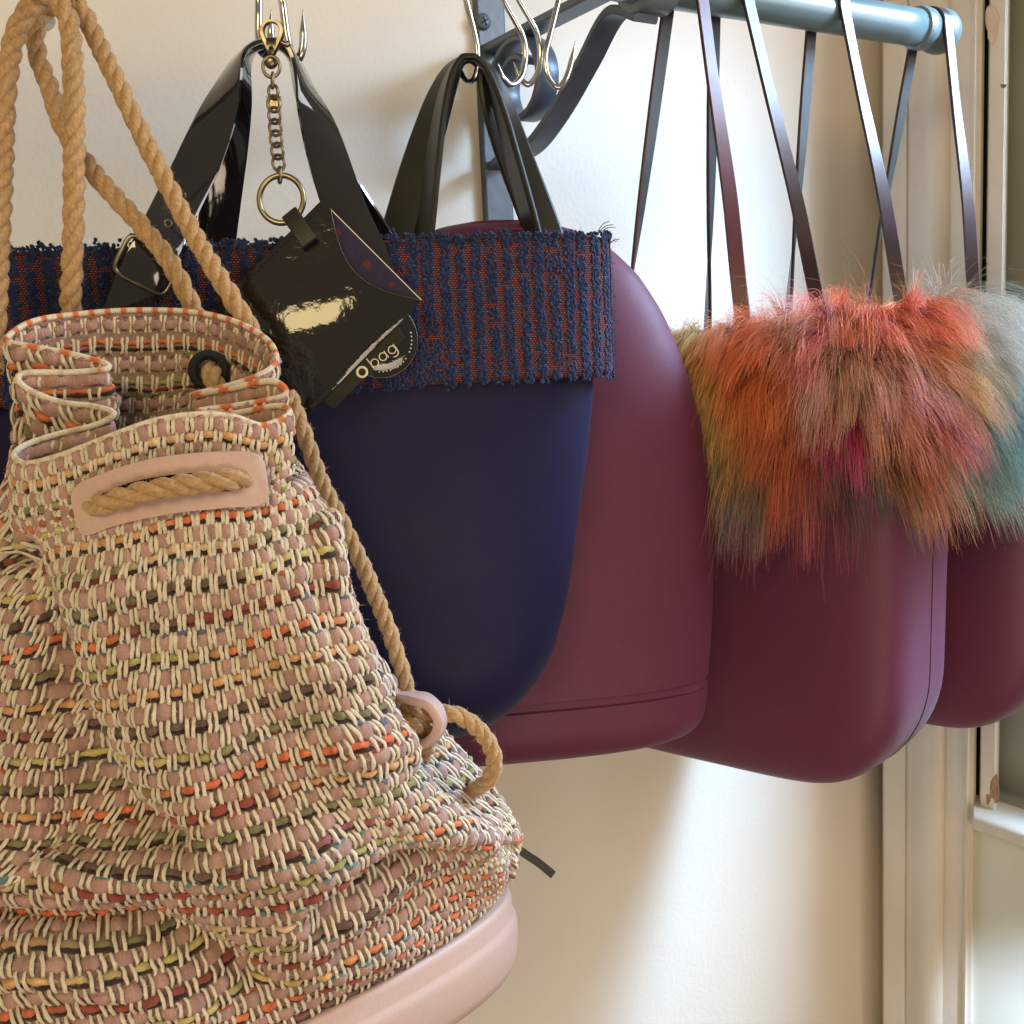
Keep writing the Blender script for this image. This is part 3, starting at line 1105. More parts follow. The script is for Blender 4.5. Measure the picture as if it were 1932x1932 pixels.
OR, PK, MG, GW = A(.84, .24, .10), A(.80, .50, .38), A(.62, .03, .23), A(.60, .57, .50)
OC, OLV, TEAL, SKY, DK, ROSE = A(.62, .42, .16), A(.17, .13, .05), A(.06, .21, .24), A(.42, .55, .60), A(.06, .045, .025), A(.55, .09, .12)
tab1 = [(c1 + a1_ * .098 - b1_ * .062 + A(0, 0, z1t - Z0 - .004), .7, MG * 1.2), (c1 + a1_ * .105 - b1_ * .066 + A(0, 0, z1t - Z0 - .042), .8, MG * .8), (c1 - a1_ * .015 - b1_ * .068 + A(0, 0, z1t - Z0 - .078), 1.0, ROSE), (c1 + a1_ * .05 - b1_ * .068 + A(0, 0, z1t - Z0 - .076), 1.0, TEAL), (c1 - a1_ * .085 - b1_ * .068 + A(0, 0, z1t - Z0 - .07), 1.3, OLV * 1.6), (c1 + a1_ * .158 + A(0, 0, z1t - Z0 - .045), 1.3, TEAL * 1.05), (c1 + a1_ * .158 + A(0, 0, z1t - Z0 - .08), 1.0, OLV * 1.6), (pf(1340, 720), 1.0, OC), (pf(1330, 850), .8, OLV), (pf(1440, 690), 1.3, OR), (pf(1520, 640), 1.0, PK), (pf(1600, 600), 1.3, OR), (pf(1480, 790), 1.2, OR * .75),
        (pf(1400, 830), .9, OC * .8), (pf(1420, 930), .7, OLV), (pf(1600, 700), 1.2, PK * .9), (pf(1560, 770), .6, GW * .6), (pf(1540, 860), 1.1, DK), (pf(1400, 900), .8, DK * 1.5), (pf(1690, 610), .85, MG * 1.3), (pf(1720, 755), 1.1, MG * .8),
        (pf(1590, 850), .9, OLV * .9), (pf(1590, 950), 1.0, TEAL * .7), (pf(1500, 980), 1.25, ROSE), (pf(1545, 1010), .9, MG), (pf(1470, 920), .7, OR * .7), (pf(1640, 860), .9, OR), (pf(1650, 960), .5, TEAL), (pf(1660, 890), .5, PK),
        (pf(1740, 860), .9, OR * .95), (pf(1760, 640), 1.0, OR), (pf(1600, 1000), .5, MG * .9), (pside(1860, 680), 1.1, GW * .78), (pside(1890, 770), .7, SKY), (pside(1850, 810), .5, TEAL * 1.6), (pside(1840, 900), 1.0, OLV * 1.8), (pside(1875, 860), 1.0, TEAL * 1.3),
        (pside(1890, 900), .9, GW * .7), (pside(1800, 720), .8, OC), (pside(1810, 990), .8, OLV * 2.2),
        (c1 + b1_ * .09 + a1_ * -.05 + A(0, 0, z1t - Z0), 1.0, A(.75, .25, .45)), (c1 + b1_ * .09 + a1_ * .08 + A(0, 0, z1t - Z0), 1.0, OR), (c1 - a1_ * .12 + A(0, 0, z1t - Z0), .8, A(.75, .3, .45))]
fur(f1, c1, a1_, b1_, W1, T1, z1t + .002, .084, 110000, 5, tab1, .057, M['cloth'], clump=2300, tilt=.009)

f2 = thing('fur_trimmed_bag', 'dark burgundy moulded bag with black-blue fur trim at the rail end', 'bag', None)
c2 = rod_at(1660)
c2 = A(c2[0], c2[1], Z0) + A(.656, .755, 0) * .005
z2t = onplane(1500, 640, A(c2[0], c2[1], Z0), A(0, 1, 0))[2]
YAW2 = math.radians(46)
near2 = c2 + A(math.sin(YAW2), -math.cos(YAW2), 0) * .08 - A(math.cos(YAW2), math.sin(YAW2), 0) * .05
z2b = P(1850, 1373, near2[1])[2] - .0075
a2_, b2_, sh2, rg2 = fur_bag(f2, c2, YAW2, .27, .112, z2t, z2b, M['plum'])
NVY = [A(.010, .014, .024), A(.018, .030, .050), A(.008, .010, .014), A(.03, .05, .075)]
tab2 = [(c2 + a2_ * rng.uniform(-.14, .14) + b2_ * rng.uniform(-.07, .07) + A(0, 0, z2t - Z0 - rng.uniform(0, .1)), rng.uniform(.7, 1.2), NVY[i % 4]) for i in range(14)]
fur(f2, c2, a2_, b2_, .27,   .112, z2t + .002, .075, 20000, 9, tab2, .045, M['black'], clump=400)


def loop_strap(parent, xr, footS, footB, a, mat=M['brownstrap'], wid=.0098):
    """one handle: room-side foot, over the rail, wall-side foot"""
    c = rod_at(xr)
    r_ = RADR + .0018
    over = []
    for k in range(9):
        an = math.radians(-8 + 196 * k / 8)
        over.append(c + nn * (r_ * math.cos(an)) + A(0, 0, r_ * math.sin(an)))
    m1 = footS * .5 + over[0] * .5 + nn * .002
    m2 = footB * .5 + over[-1] * .5
    path = [footS, footS * .75 + over[0] * .25, m1, footS * .22 + over[0] * .78] + over + [footB * .22 + over[-1] * .78, m2, footB * .75 + over[-1] * .25, footB]
    wd = [a, a * .65 + rr * .5, a * .35 + rr * .75, rr] + [rr] * 9 + [rr, rr * .75 - a * .35, rr * .5 - a * .65, -a * .9 + rr * .2]
    return band('handle', path, wd, wid, .0026, mat, parent, 150, .35, M['strapinside'])


def feet(c, a, b, T, side, zt):
    q = c + b * (side * T / 2)
    return q + a * .052 + A(0, 0, zt - .03 - Z0), q - a * .052 + A(0, 0, zt - .03 - Z0)


for xr, side in ((1292, -1), (1378, 1)):
    s_f, b_f = feet(c1, a1_, b1_, T1, side, z1t)
    loop_strap(f1, xr, s_f, b_f, a1_, M['redstrap'] if side < 0 else M['brownstrap'])
for xr, side in ((1562, -1), (1757, 1)):
    s_f, b_f = feet(c2, a2_, b2_, .112, side, z2t)
    loop_strap(f2, xr, s_f, b_f, a2_)

# ------------------------------------------------------------------ woven bucket bag with rope handles
bb = thing('bucket_bag', 'multicoloured tweed bucket bag with rope handles and pink base, nearest in the picture', 'bag')

rim = [(12, 645, .470), (60, 610, .480), (150, 595, .492), (260, 588, .498), (370, 592, .498), (450, 612, .494), (505, 645, .484), (522, 680, .474),
       (500, 705, .465), (440, 728, .461), (366, 747, .460), (430, 738, .452), (514, 722, .447), (538, 748, .444), (460, 766, .443), (372, 779, .442), (440, 783, .435), (524, 769, .431), (546, 784, .424),
       (495, 806, .418), (440, 790, .414), (370, 786, .411), (300, 796, .409), (240, 815, .408), (160, 846, .410), (100, 868, .412), (48, 878, .417), (26, 862, .425),
       (50, 842, .433), (110, 822, .438), (180, 805, .440), (216, 784, .442), (180, 771, .447), (110, 761, .449), (50, 736, .451), (34, 714, .453), (60, 706, .456), (130, 706, .458), (198, 700, .460), (199, 689, .463), (130, 670, .466), (60, 657, .467)]
RIMP = np.array([P(*v) for v in rim])
rim2 = []
for i, (x, y, Y) in enumerate(rim):
    front = 18 <= i <= 27
    dy = 95 if front else (150 if (i <= 7) else 110)
    cx = 270
    k = 1.0 if front else .93
    rim2.append((cx + (x - cx) * k + (8 if 8 <= i <= 17 else 0), y + dy, .452 + (Y - .452) * (1.02 if front else .9)))
FB_, = (None,),
row_defs = [
    ([(-40, 1000, .47), (60, 960, .482), (250, 930, .488), (450, 900, .486), (545, 885, .467)],
     [(580, 912, .440), (566, 936, .424), (500, 958, .4145), (400, 966, .408), (300, 980, .405), (200, 1000, .406), (100, 1030, .411), (40, 1058, .420), (8, 1062, .432), (-20, 1050, .434), (-50, 1050, .445)], 2, 4),
    ([(-80, 1290, .475), (100, 1230, .488), (300, 1200, .495), (480, 1170, .495), (628, 1150, .470)],
     [(676, 1172, .446), (660, 1192, .426), (622, 1210, .411), (550, 1228, .406), (430, 1248, .401), (310, 1267, .400), (140, 1296, .403), (90, 1312, .416), (40, 1320, .417), (-60, 1335, .425), (-100, 1330, .445)], 2, 5),
    ([(-140, 1500, .48), (100, 1440, .495), (350, 1400, .505), (560, 1380, .515), (740, 1375, .522), (836, 1404, .510)],
     [(796, 1428, .482), (762, 1438, .452), (736, 1450, .430), (690, 1466, .410), (570, 1490, .401), (450, 1512, .398), (335, 1533, .398), (195, 1552, .406), (140, 1545, .416), (60, 1538, .407), (-40, 1548, .410), (-150, 1545, .435)], 2, 6),
    ([(-240, 1680, .48), (50, 1600, .505), (400, 1545, .53), (700, 1520, .545), (880, 1525, .538)],
     [(990, 1575, .512), (940, 1592, .478), (860, 1604, .446), (760, 1622, .424), (650, 1650, .410), (500, 1690, .402), (370, 1710, .399), (200, 1722, .397), (50, 1728, .398), (-100, 1740, .406), (-230, 1730, .43)], 2, 6),
]
# base: rounded tray of pink rubber, its long side running back along the rail
E1, E2 = nrm(A(.73, .68, 0)), nrm(A(.68, -.73, 0))
QF = P(650, 1880, .447)
HL, HT = .150, .048
bc0 = QF + E1 * (.119 - HL) - E2 * HT
ZB = QF[2] - .0025


def base_ring(grow, z, k=400):
    r = ring_se(bc0, E1, E2, HL + grow, HT + grow, z, 3.2, 720)
    return even(r, k)


NU = 900
ubr = base_ring(-.001, ZB + .001, NU)


def arc(poly):
    q = np.vstack([poly, poly[:1]])
    return np.concatenate([[0], np.cumsum(np.linalg.norm(np.diff(q, axis=0), axis=1))])


def resample(ctrl, ib, i_f, ub, uf, wgt=None):
    """closed curve through ctrl -> NU points with the back anchor at ub and the front anchor at uf"""
    per = 14
    d, s = catmull(ctrl, None, True, per)
    if wgt is not None:
        s = np.concatenate([[0], np.cumsum(np.diff(s) * np.repeat(wgt, per))])
    S = s[-1]
    sb, sf = s[ib * per], s[i_f * per]
    u = np.arange(NU) / NU
    # piecewise arc length, from the back anchor round to the front one and on
    du = (u - ub) % 1.0
    span = (uf - ub) % 1.0
    ds = (sf - sb) % S
    q = np.where(du < span, sb + ds * du / span, sf + (S - ds) * (du - span) / (1 - span)) % S
    return np.stack([np.interp(q, s, d[:, k]) for k in range(3)], -1)


d0, s0 = catmull(RIMP, None, True, 14)
WGT = np.array([1.25 if (i < 7 or 18 <= i < 27) else .62 for i in range(len(rim))])
s0 = np.concatenate([[0], np.cumsum(np.diff(s0) * np.repeat(WGT, 14))])
UB, UF = s0[3 * 14] / s0[-1], s0[22 * 14] / s0[-1]
R2 = np.array([P(*v) for v in rim2])
ROWS = [resample(RIMP, 3, 22, UB, UF, WGT), resample(R2, 3, 22, UB, UF, WGT)]
for bk_pts, fr_pts, ib, jf in row_defs:
    allp = [P(*v) for v in bk_pts + fr_pts]
    ROWS.append(resample(np.array(allp), ib, len(bk_pts) + jf, UB, UF))
# last row follows the base; anchors: middle of the back and of the front side
bp0 = base_ring(-.0005, ZB + .002, 360)
pxb = proj(bp0)
e1v = (bp0 - bc0) @ E1
frontside = (bp0 - bc0) @ E2 > HT * .9
jf = int(np.argmin(np.where(frontside, np.abs(pxb[:, 0] - 400), 1e9)))
jb = int(np.argmin(np.where((bp0 - bc0) @ E2 < -HT * .9, np.abs(e1v + .02), 1e9)))
# orientation: rows run left to right at the back and right to left in front (seen from the camera)
ords = bp0
chk = (jf - jb) % 360
tst = (bp0[(jb + 20) % 360] - bp0[jb]) @ E1
if tst < 0:
    ords = bp0[::-1]
    jf, jb = 359 - jf, 359 - jb
last = resample(ords[::6], jb // 6, jf // 6, UB, UF)
tipw = np.clip(((last - bc0) @ E1 - .07) / .08, 0, 1)
last[:, 2] += .0035 * tipw
ROWS.append(last)
ROWS = np.array(ROWS)
gap = np.linalg.norm(np.diff(ROWS, axis=0), axis=2).mean(1)
vk = np.concatenate([[0], np.cumsum(gap)])
VL = vk[-1]
vk /= VL
NVG = 170
vs = np.linspace(0, 1, NVG)
m = np.zeros_like(ROWS)
for i in range(len(vk)):
    a_, b_ = max(i - 1, 0), min(i + 1, len(vk) - 1)
    m[i] = (ROWS[b_] - ROWS[a_]) / (vk[b_] - vk[a_])
S = np.zeros((NVG, NU, 3))
for i, v in enumerate(vs):
    k = min(np.searchsorted(vk, v, side='right') - 1, len(vk) - 2)
    h = vk[k + 1] - vk[k]
    t = (v - vk[k]) / h
    S[i] = ROWS[k] * (2 * t ** 3 - 3 * t ** 2 + 1) + m[k] * h * (t ** 3 - 2 * t ** 2 + t) + ROWS[k + 1] * (3 * t ** 2 - 2 * t ** 3) + m[k + 1] * h * (t ** 3 - t ** 2)


def snormals(S):
    du = np.roll(S, -3, 1) - np.roll(S, 3, 1)
    dv = np.gradient(S, axis=0)
    n = np.cross(dv, du)
    n /= np.linalg.norm(n, axis=2)[..., None] + 1e-12
    for _ in range(2):
        n = n + np.roll(n, 2, 1) + np.roll(n, -2, 1)
        n /= np.linalg.norm(n, axis=2)[..., None] + 1e-12
    return n


NRM = snormals(S)
cen_ = S.mean(1, keepdims=True)
if np.sum(NRM[60] * (S[60] - cen_[60])) < 0:
    NRM = -NRM
# soft creases, as (picture polyline, half width in m, depth)
px = proj(S)
facing = np.sum(NRM * (EYE - S), 2) > 0
creases = [
    ([(30, 1040), (75, 1180), (110, 1300), (160, 1430), (210, 1530), (330, 1590)], 34, -.0050),
    ([(610, 985), (625, 1090), (655, 1200), (700, 1330), (745, 1440)], 20, .0024),
    ([(575, 1010), (595, 1120), (622, 1230)], 22, -.0016),
    ([(600, 1730), (680, 1690), (790, 1650), (900, 1615)], 26, -.0060),
    ([(640, 1790), (760, 1730), (900, 1660), (975, 1600)], 24, -.0030),
    ([(-20, 1720), (120, 1735), (260, 1742), (400, 1800), (480, 1850)], 30, -.0052),
    ([(0, 1640), (200, 1660), (420, 1640), (600, 1600)], 40, .0030),
    ([(430, 1480), (520, 1400), (640, 1330)], 40, -.0016),
    ([(300, 1350), (420, 1400), (560, 1430), (700, 1420)], 36, .0016),
    ([(0, 1830), (200, 1850), (380, 1900)], 28, .0028),
    ([(160, 1120), (300, 1110), (450, 1090), (580, 1060)], 40, .0015),
    ([(250, 1180), (330, 1280), (360, 1400)], 40, -.0014),
]
disp = np.zeros(S.shape[:2])
for pl, sg, dep in creases:
    pl = np.array(pl, float)
    best = np.full(S.shape[:2], 1e9)
    for a_, b_ in zip(pl[:-1], pl[1:]):
        ab = b_ - a_
        t = np.clip(((px - a_) @ ab) / (ab @ ab), 0, 1)
        best = np.minimum(best, np.linalg.norm(px - (a_ + t[..., None] * ab), axis=2))
    disp += np.where(facing, 2.3 * dep * np.exp(-(best / sg) ** 2), 0)
# broad irregular waviness
uu = np.arange(NU) / NU * 2 * np.pi
for _ in range(7):
    k1, k2 = rng.integers(2, 9), rng.uniform(3, 14)
    disp += .0009 * np.cos(k1 * uu[None] + k2 * vs[:, None] + rng.uniform(0, 6.3)) * np.clip(vs[:, None] * 4 - .5, 0, 1)
disp *= np.clip((1 - vs[:, None]) * 14, 0, 1) * np.clip(vs[:, None] * 8, 0, 1)
S = S + NRM * disp[..., None]
NRM2 = snormals(S)
if np.sum(NRM2 * NRM) < 0:
    NRM2 = -NRM2
NRM = NRM2


TAU = 2 * np.pi


def samp(u, v):
    """surface point and normal at arrays u (turns) and v (0..1)"""
    wn = np.clip(v * (1 - v) * 5, 0, 1)
    v0 = v
    v = v + wn * (.0085 * np.sin(TAU * 3 * u + 4 * v0) + .0050 * np.sin(TAU * 8 * u - 11 * v0 + 1.3) + .0014 * np.sin(TAU * 19 * u + 23 * v0))
    u = u + wn * (.0016 * np.sin(TAU * 5 * u + 17 * v0) + .0010 * np.sin(TAU * 13 * u - 31 * v0))
    x = (u % 1.0) * NU
    y = np.clip(v, 0, 1) * (NVG - 1)
    i0 = np.minimum(y.astype(int), NVG - 2)
    j0 = x.astype(int) % NU
    f, g = (y - i0)[..., None], (x - np.floor(x))[..., None]
    j1 = (j0 + 1) % NU
    lerp = lambda G: (G[i0, j0] * (1 - g) + G[i0, j1] * g) * (1 - f) + (G[i0 + 1, j0] * (1 - g) + G[i0 + 1, j1] * g) * f
    return lerp(S), lerp(NRM)


step = 3
SS = S[:, ::step]
body = mesh('woven_body', SS.reshape(-1, 3), gridf(NVG, SS.shape[1]), M['cloth'], bb)

NC, NR = 64, 24
# ---- colours along the fancy yarns
PAL = [A(.72, .20, .08), A(.36, .34, .12), A(.15, .09, .07), A(.32, .07, .055), A(.66, .36, .17), A(.56, .48, .19), A(.22, .21, .10), A(.68, .17, .07), A(.28, .10, .08), A(.70, .50, .32)]
TOPP = [A(.13, .15, .20), A(.42, .10, .07), A(.25, .26, .10), A(.12, .25, .26), A(.36, .20, .18), A(.40, .30, .12)]
MAUVE, CREAM, DARK = A(.45, .275, .235), A(.83, .745, .59), A(.035, .016, .014)


def varied(pal, seq, u, row, rg):
    """space-dyed yarn: the colour changes along its length"""
    x = np.cumsum(rg.uniform(2.5, 9, 60))
    x = np.concatenate([[0], x])
    ids = []
    for k in range(len(x)):
        ids.append(seq[0] if rg.random() < .45 else (seq[1] if rg.random() < .6 else rg.integers(0, len(pal))))
    c = np.array([pal[i] for i in ids])
    q = u * NC
    k = np.clip(np.searchsorted(x, q, side='right') - 1, 0, len(x) - 2)
    f = np.clip((q - x[k]) / (x[k + 1] - x[k]) * 2.2 - .9, 0, 1)[:, None]
    return c[k] * (1 - f) + c[k + 1] * f


def seen(v):
    """stretch of turns worth weaving at level v: all round near the rim, lower down without the hidden back"""
    if v < .30:
        return 0.0, 1.0
    return UB + .16, UB + .97


SEG = 8
TAU = 2 * np.pi
seqs = [(0, 4), (6, 1), (2, 8), (1, 5), (7, 3), (9, 6), (5, 2), (0, 3), (1, 9), (4, 0), (8, 2), (6, 5), (7, 4)]


def yarn_tube(name, u, v, off, rad, flat, col, alongu=True, sides=6, jitter=.00012):
    p, n = samp(u, v)
    p = p + n * off[:, None] + rng.normal(0, jitter, p.shape)
    T = np.gradient(p, axis=0)
    T /= np.linalg.norm(T, axis=1)[:, None] + 1e-12
    B = np.cross(T, n)
    B /= np.linalg.norm(B, axis=1)[:, None] + 1e-12
    N = np.cross(B, T)
    V, Fq, uv = tube_data(p, rad, sides, False, 1.0, (N * flat, B))
    c = np.repeat(col, sides, 0)
    o = mesh(name, V, Fq, M['yarn'], body, col=c, uv=uv)
    return V, c


fz_p, fz_c = [], []
dv = 1 / NR
for i in range(NR):
    rg = np.random.default_rng(100 + i)
    ua, ub_ = seen((i + .5) * dv)
    n = int((ub_ - ua) * NC * SEG)
    u = ua + (ub_ - ua) * np.arange(n + 1) / n
    ph = np.cos(TAU * u * NC)                     # +1 where the first warp pairs lie on top
    wob = rg.normal(0, 1, 40)
    wv = np.interp(u * 40, np.arange(40) + ua * 40 if False else np.linspace(ua * 40, ub_ * 40, 40), wob) * dv * .035
    # thick mauve weft
    v = (i + .30) * dv + wv + .03 * dv * rg.normal(0, 1, len(u)) * .3
    rad = .00265 * (1 - .24 * ph) * (1 + .08 * rg.normal(0, 1, len(u)))
    col = MAUVE * (1 + .10 * rg.normal(0, 1, (len(u), 1)))
    a_, c_ = yarn_tube('weft_yarn', u, v, -.0010 * ph, rad, .46, col, sides=8)
    fz_p.append(a_); fz_c.append(c_)
    # coloured wisp riding on the upper edge of the mauve weft
    if i % 2 == 0 or rg.random() < .5:
        tc = varied(TOPP, (int(rg.integers(0, 6)), int(rg.integers(0, 6))), u - ua, i, rg)
        v2 = (i + .06) * dv + wv + .05 * dv * rg.normal(0, 1, len(u))
        rad = .00085 * (1 - .35 * ph) * np.clip(1 + .35 * rg.normal(0, 1, len(u)), .3, 2)
        yarn_tube('wisp_yarn', u, v2, .0002 - .0008 * ph, rad, .8, tc, sides=5)
    # bright fancy weft and the dark one under it
    cc = varied(PAL, seqs[i % len(seqs)], u - ua, i, rg) * (1 + .15 * rg.normal(0, 1, (len(u), 1)))
    v3 = (i + .735) * dv + wv
    rad = .00114 * (1 + .34 * ph) * np.clip(1 + .16 * rg.normal(0, 1, len(u)), .5, 2)
    a_, c_ = yarn_tube('fancy_yarn', u, v3, .0011 * ph + .0003, rad, .85, np.clip(cc, .01, 1), sides=6)
    fz_p.append(a_); fz_c.append(c_)
    dk = DARK * (1 + .4 * rg.random((len(u), 1)))
    mixd = (np.interp(u, np.linspace(ua, ub_, 50), rg.random(50)) > .82)[:, None]
    dk = np.where(mixd, A(.20, .03, .025), dk)
    v4 = (i + .90) * dv + wv
    rad = .00085 * (1 + .25 * ph) * np.clip(1 + .2 * rg.normal(0, 1, len(u)), .4, 2)
    yarn_tube('dark_yarn', u, v4, .0009 * ph - .0001, rad, .85, dk, sides=5)
# warp pairs: cream threads, alternately over the mauve and over the fancy rows
SV = 7
for j in range(NC):
    for half in (0, 1):
        uc = (j + .5 * half) / NC
        rel = (uc - UB) % 1.0
        vmax = 1.0 if .16 <= rel <= .97 else .30
        n = int(NR * vmax * SV)
        v = np.arange(n + 1) / n * vmax
        x = v * NR
        sgn = 1 if half == 0 else -1
        off = sgn * .00105 * np.tanh(2.2 * (np.cos(TAU * (x - .30)) + sgn * .12)) + .0006
        vis = sgn * np.cos(TAU * (x - .30))
        for e in (-1, 1):
            u = uc + e * .138 / NC + .012 / NC * rng.normal(0, 1, len(v)) + .03 / NC * np.sin(x * .9 + j)
            rad = .00075 * (1 + .12 * vis) * (1 + .08 * rng.normal(0, 1, len(v)))
            col = CREAM * (1 + .06 * rng.normal(0, 1, (len(v), 1)))
            a_, c_ = yarn_tube('warp_yarn', u, v, off, rad, .62, col, sides=6, jitter=.00012)
            if e == 1 and half == 0:
                fz_p.append(a_); fz_c.append(c_)
# rim binding: cream yarn with coloured stitches
u = np.linspace(0, 1, NC * 8, endpoint=False)
p, n_ = samp(u, np.zeros_like(u))
path = p + A(0, 0, .0006)
V, Fq, uv = tube_data(path, .0013, 6, True)
cr_ = np.tile(CREAM, (len(u), 1))
stitch = (np.cos(TAU * u * NC) > .15)
side_front = ((u - UB) % 1.0 > .42) & ((u - UB) % 1.0 < .80)
cr_[stitch & ~side_front] = A(.74, .20, .07)
cr_[stitch & side_front & (rng.random(len(u)) > .3)] = A(.66, .55, .40)
mesh('rim_yarn', V, Fq, M['yarn'], body, col=np.repeat(cr_, 6, 0), uv=uv)
# fibres standing off the yarns
FP, FC = np.vstack(fz_p), np.vstack(fz_c)
idx = rng.integers(0, len(FP), 70000)
roots, rc = FP[idx], FC[idx]
d = rng.normal(0, 1, roots.shape)
d += nrm(A(.1, -1, .3)) * .5
d /= np.linalg.norm(d, axis=1)[:, None]
L = rng.uniform(.0006, .0020, len(idx))
ts = np.linspace(0, 1, 4)[None, :, None]
hp = roots[:, None] + (d[:, None] * ts + rng.normal(0, .5, (len(idx), 1, 3)) * ts ** 2) * L[:, None, None]
hair('fabric_fuzz', hp, M['fuzz'], body, .00004, .00002, np.clip(rc * 1.1, 0, 1))

# ---- base and the black band above it
bd = []
for g, z in ((-.006, .0005), (.0010, .0006), (.0024, -.0006), (.0032, -.003), (.0032, -.0095), (.0036, -.0107), (.0047, -.0122), (.0053, -.0140), (.0055, -.016), (.0054, -.023), (.0046, -.032), (.0020, -.0385), (-.003, -.0425), (-.012, -.0445)):
    bd.append(base_ring(g, ZB + z, 200))
bd = np.array(bd)
ctr = bd[-1].mean(0)
Vb_ = np.vstack([bd.reshape(-1, 3)])
fl = [tuple(f) for f in gridf(len(bd), 200)[:, ::-1]] + [tuple(range((len(bd) - 1) * 200, len(bd) * 200))]
mesh('base', Vb_, fl, M['pink'], bb, flat_angle=70)
bl = np.array([base_ring(-.0035, ZB + .0005, 200), base_ring(-.0030, ZB + .014, 200)])
mesh('black_band', bl.reshape(-1, 3), gridf(2, 200), M['black'], bb)

# ---- rope pieces
ROPEC = A(.50, .315, .150)
rope_fuzz = []


def rope(name, ctrl, R, parent, hand=1, phase=0.0):
    hand = -hand
    p = catmull(ctrl, None)[0]
    s = np.concatenate([[0], np.cumsum(np.linalg.norm(np.diff(p, axis=0), axis=1))])
    n = max(int(s[-1] / (R * .16)), 20)
    q = np.linspace(0, s[-1], n)
    p = np.stack([np.interp(q, s, p[:, k]) for k in range(3)], -1)
    for _ in range(4):
        p[1:-1] = (p[:-2] + 2 * p[1:-1] + p[2:]) / 4
    T, N, B = frames(p)
    pitch = R * 5.6
    parts, uvs = [], []
    for k in range(3):
        a = hand * TAU * q / pitch + TAU * k / 3 + phase + .45 * np.sin(q * 52 + phase * 5) + .25 * np.sin(q * 131 + phase)
        c = p + R * .50 * (np.cos(a)[:, None] * N + np.sin(a)[:, None] * B)
        r = R * .545 * (1 + .035 * rng.normal(0, 1, n) + .05 * np.sin(q * (90 + 23 * k) + k))
        V, Fq, uv = tube_data(c, r, 10)
        parts.append((V, Fq))
        uvs.append(uv + A(k * .37, 0))
    V, Fq = join(parts)
    uv = np.vstack(uvs)
    # fibres run with the strand: shear the pattern
    uv[:, 0] = uv[:, 0] + uv[:, 1] * 60
    col = np.tile(ROPEC, (len(V), 1)) * (1 + .07 * rng.normal(0, 1, (len(V), 1)))
    o = mesh(name, V, Fq, M['rope'], parent, col=np.clip(col, 0, 1), uv=uv)
    k = int(s[-1] * 14000)
    idx = rng.integers(0, len(V), k)
    pc_ = p[np.minimum((idx % (n * 10)) // 10, n - 1)]
    out = V[idx] - pc_
    out /= np.linalg.norm(out, axis=1)[:, None] + 1e-9
    d = out + rng.normal(0, .8, out.shape)
    d /= np.linalg.norm(d, axis=1)[:, None]
    L = rng.uniform(.0005, .0015, k)
    ts = np.linspace(0, 1, 4)[None, :, None]
    hp = V[idx][:, None] + (d[:, None] * ts + rng.normal(0, .5, (k, 1, 3)) * ts ** 2) * L[:, None, None]
    hair('rope_fuzz', hp, M['fuzz'], o, .00003, .00002, np.tile(ROPEC * 1.25, (k, 1)))
    return o


RR = .0046
rope('rope', hpath([(140, -6, .532), (112, -16, .532), (80, -4, .530), (52, 22, .527), (30, 62, .523), (16, 130, .518), (8, 230, .512), (2, 380, .505), (-6, 560, .497), (-14, 700, .49)]), RR * .98, bb, -1)
rope('rope', hpath([(60, -20, .520), (88, -14, .519), (112, 4, .518), (128, 36, .516), (135, 80, .514), (139, 160, .511), (140, 295, .507), (138, 440, .505), (134, 560, .507), (132, 660, .512)]), RR * .98, bb, -1, .6)
rope('rope', hpath([(100, -8, .535), (130, -2, .535), (156, 24, .534), (190, 90, .530), (237, 190, .524), (300, 318, .516), (370, 450, .508), (436, 560, .500), (470, 618, .503), (500, 690, .51)]), RR * .93, bb, -1, 1.1)
rope('rope', hpath([(108, 8, .545), (84, 22, .545), (69, 50, .543), (70, 100, .540), (93, 165, .535), (124, 250, .529), (180, 330, .522), (257, 415, .517), (318, 492, .514), (366, 585, .513), (390, 650, .511), (396, 690, .500), (401, 708, .486), (408, 735, .4835), (412, 775, .486)]), RR * .93, bb, -1, .2)
rope('rope', hpath([(545, 742, .50), (575, 822, .497), (608, 912, .494), (650, 995, .491), (694, 1090, .488), (734, 1190, .485), (765, 1290, .482), (776, 1345, .481), (778, 1380, .484)]), RR * .80, bb, -1, .4)
rope('rope', hpath([(760, 1332, .478), (800, 1348, .474), (850, 1346, .474), (892, 1366, .477), (922, 1402, .480), (933, 1438, .482), (924, 1468, .486), (900, 1486, .494), (870, 1490, .505)]), RR * .82, bb, -1, .9)
rope('rope', hpath([(742, 1352, .470), (764, 1366, .468), (790, 1372, .470), (806, 1388, .478), (800, 1420, .484), (790, 1450, .486), (782, 1485, .486)]), RR * .80, bb, -1, 1.6)

# ---- pink patch with the slot and its piece of rope
def front_Y(x, y):
    """depth of the bag's front under a picture point"""
    d = np.linalg.norm(px2 - A(x, y), axis=2)
    d = np.where(face2, d, 1e9)
    k = np.unravel_index(np.argmin(d), d.shape)
    return S[k][1]


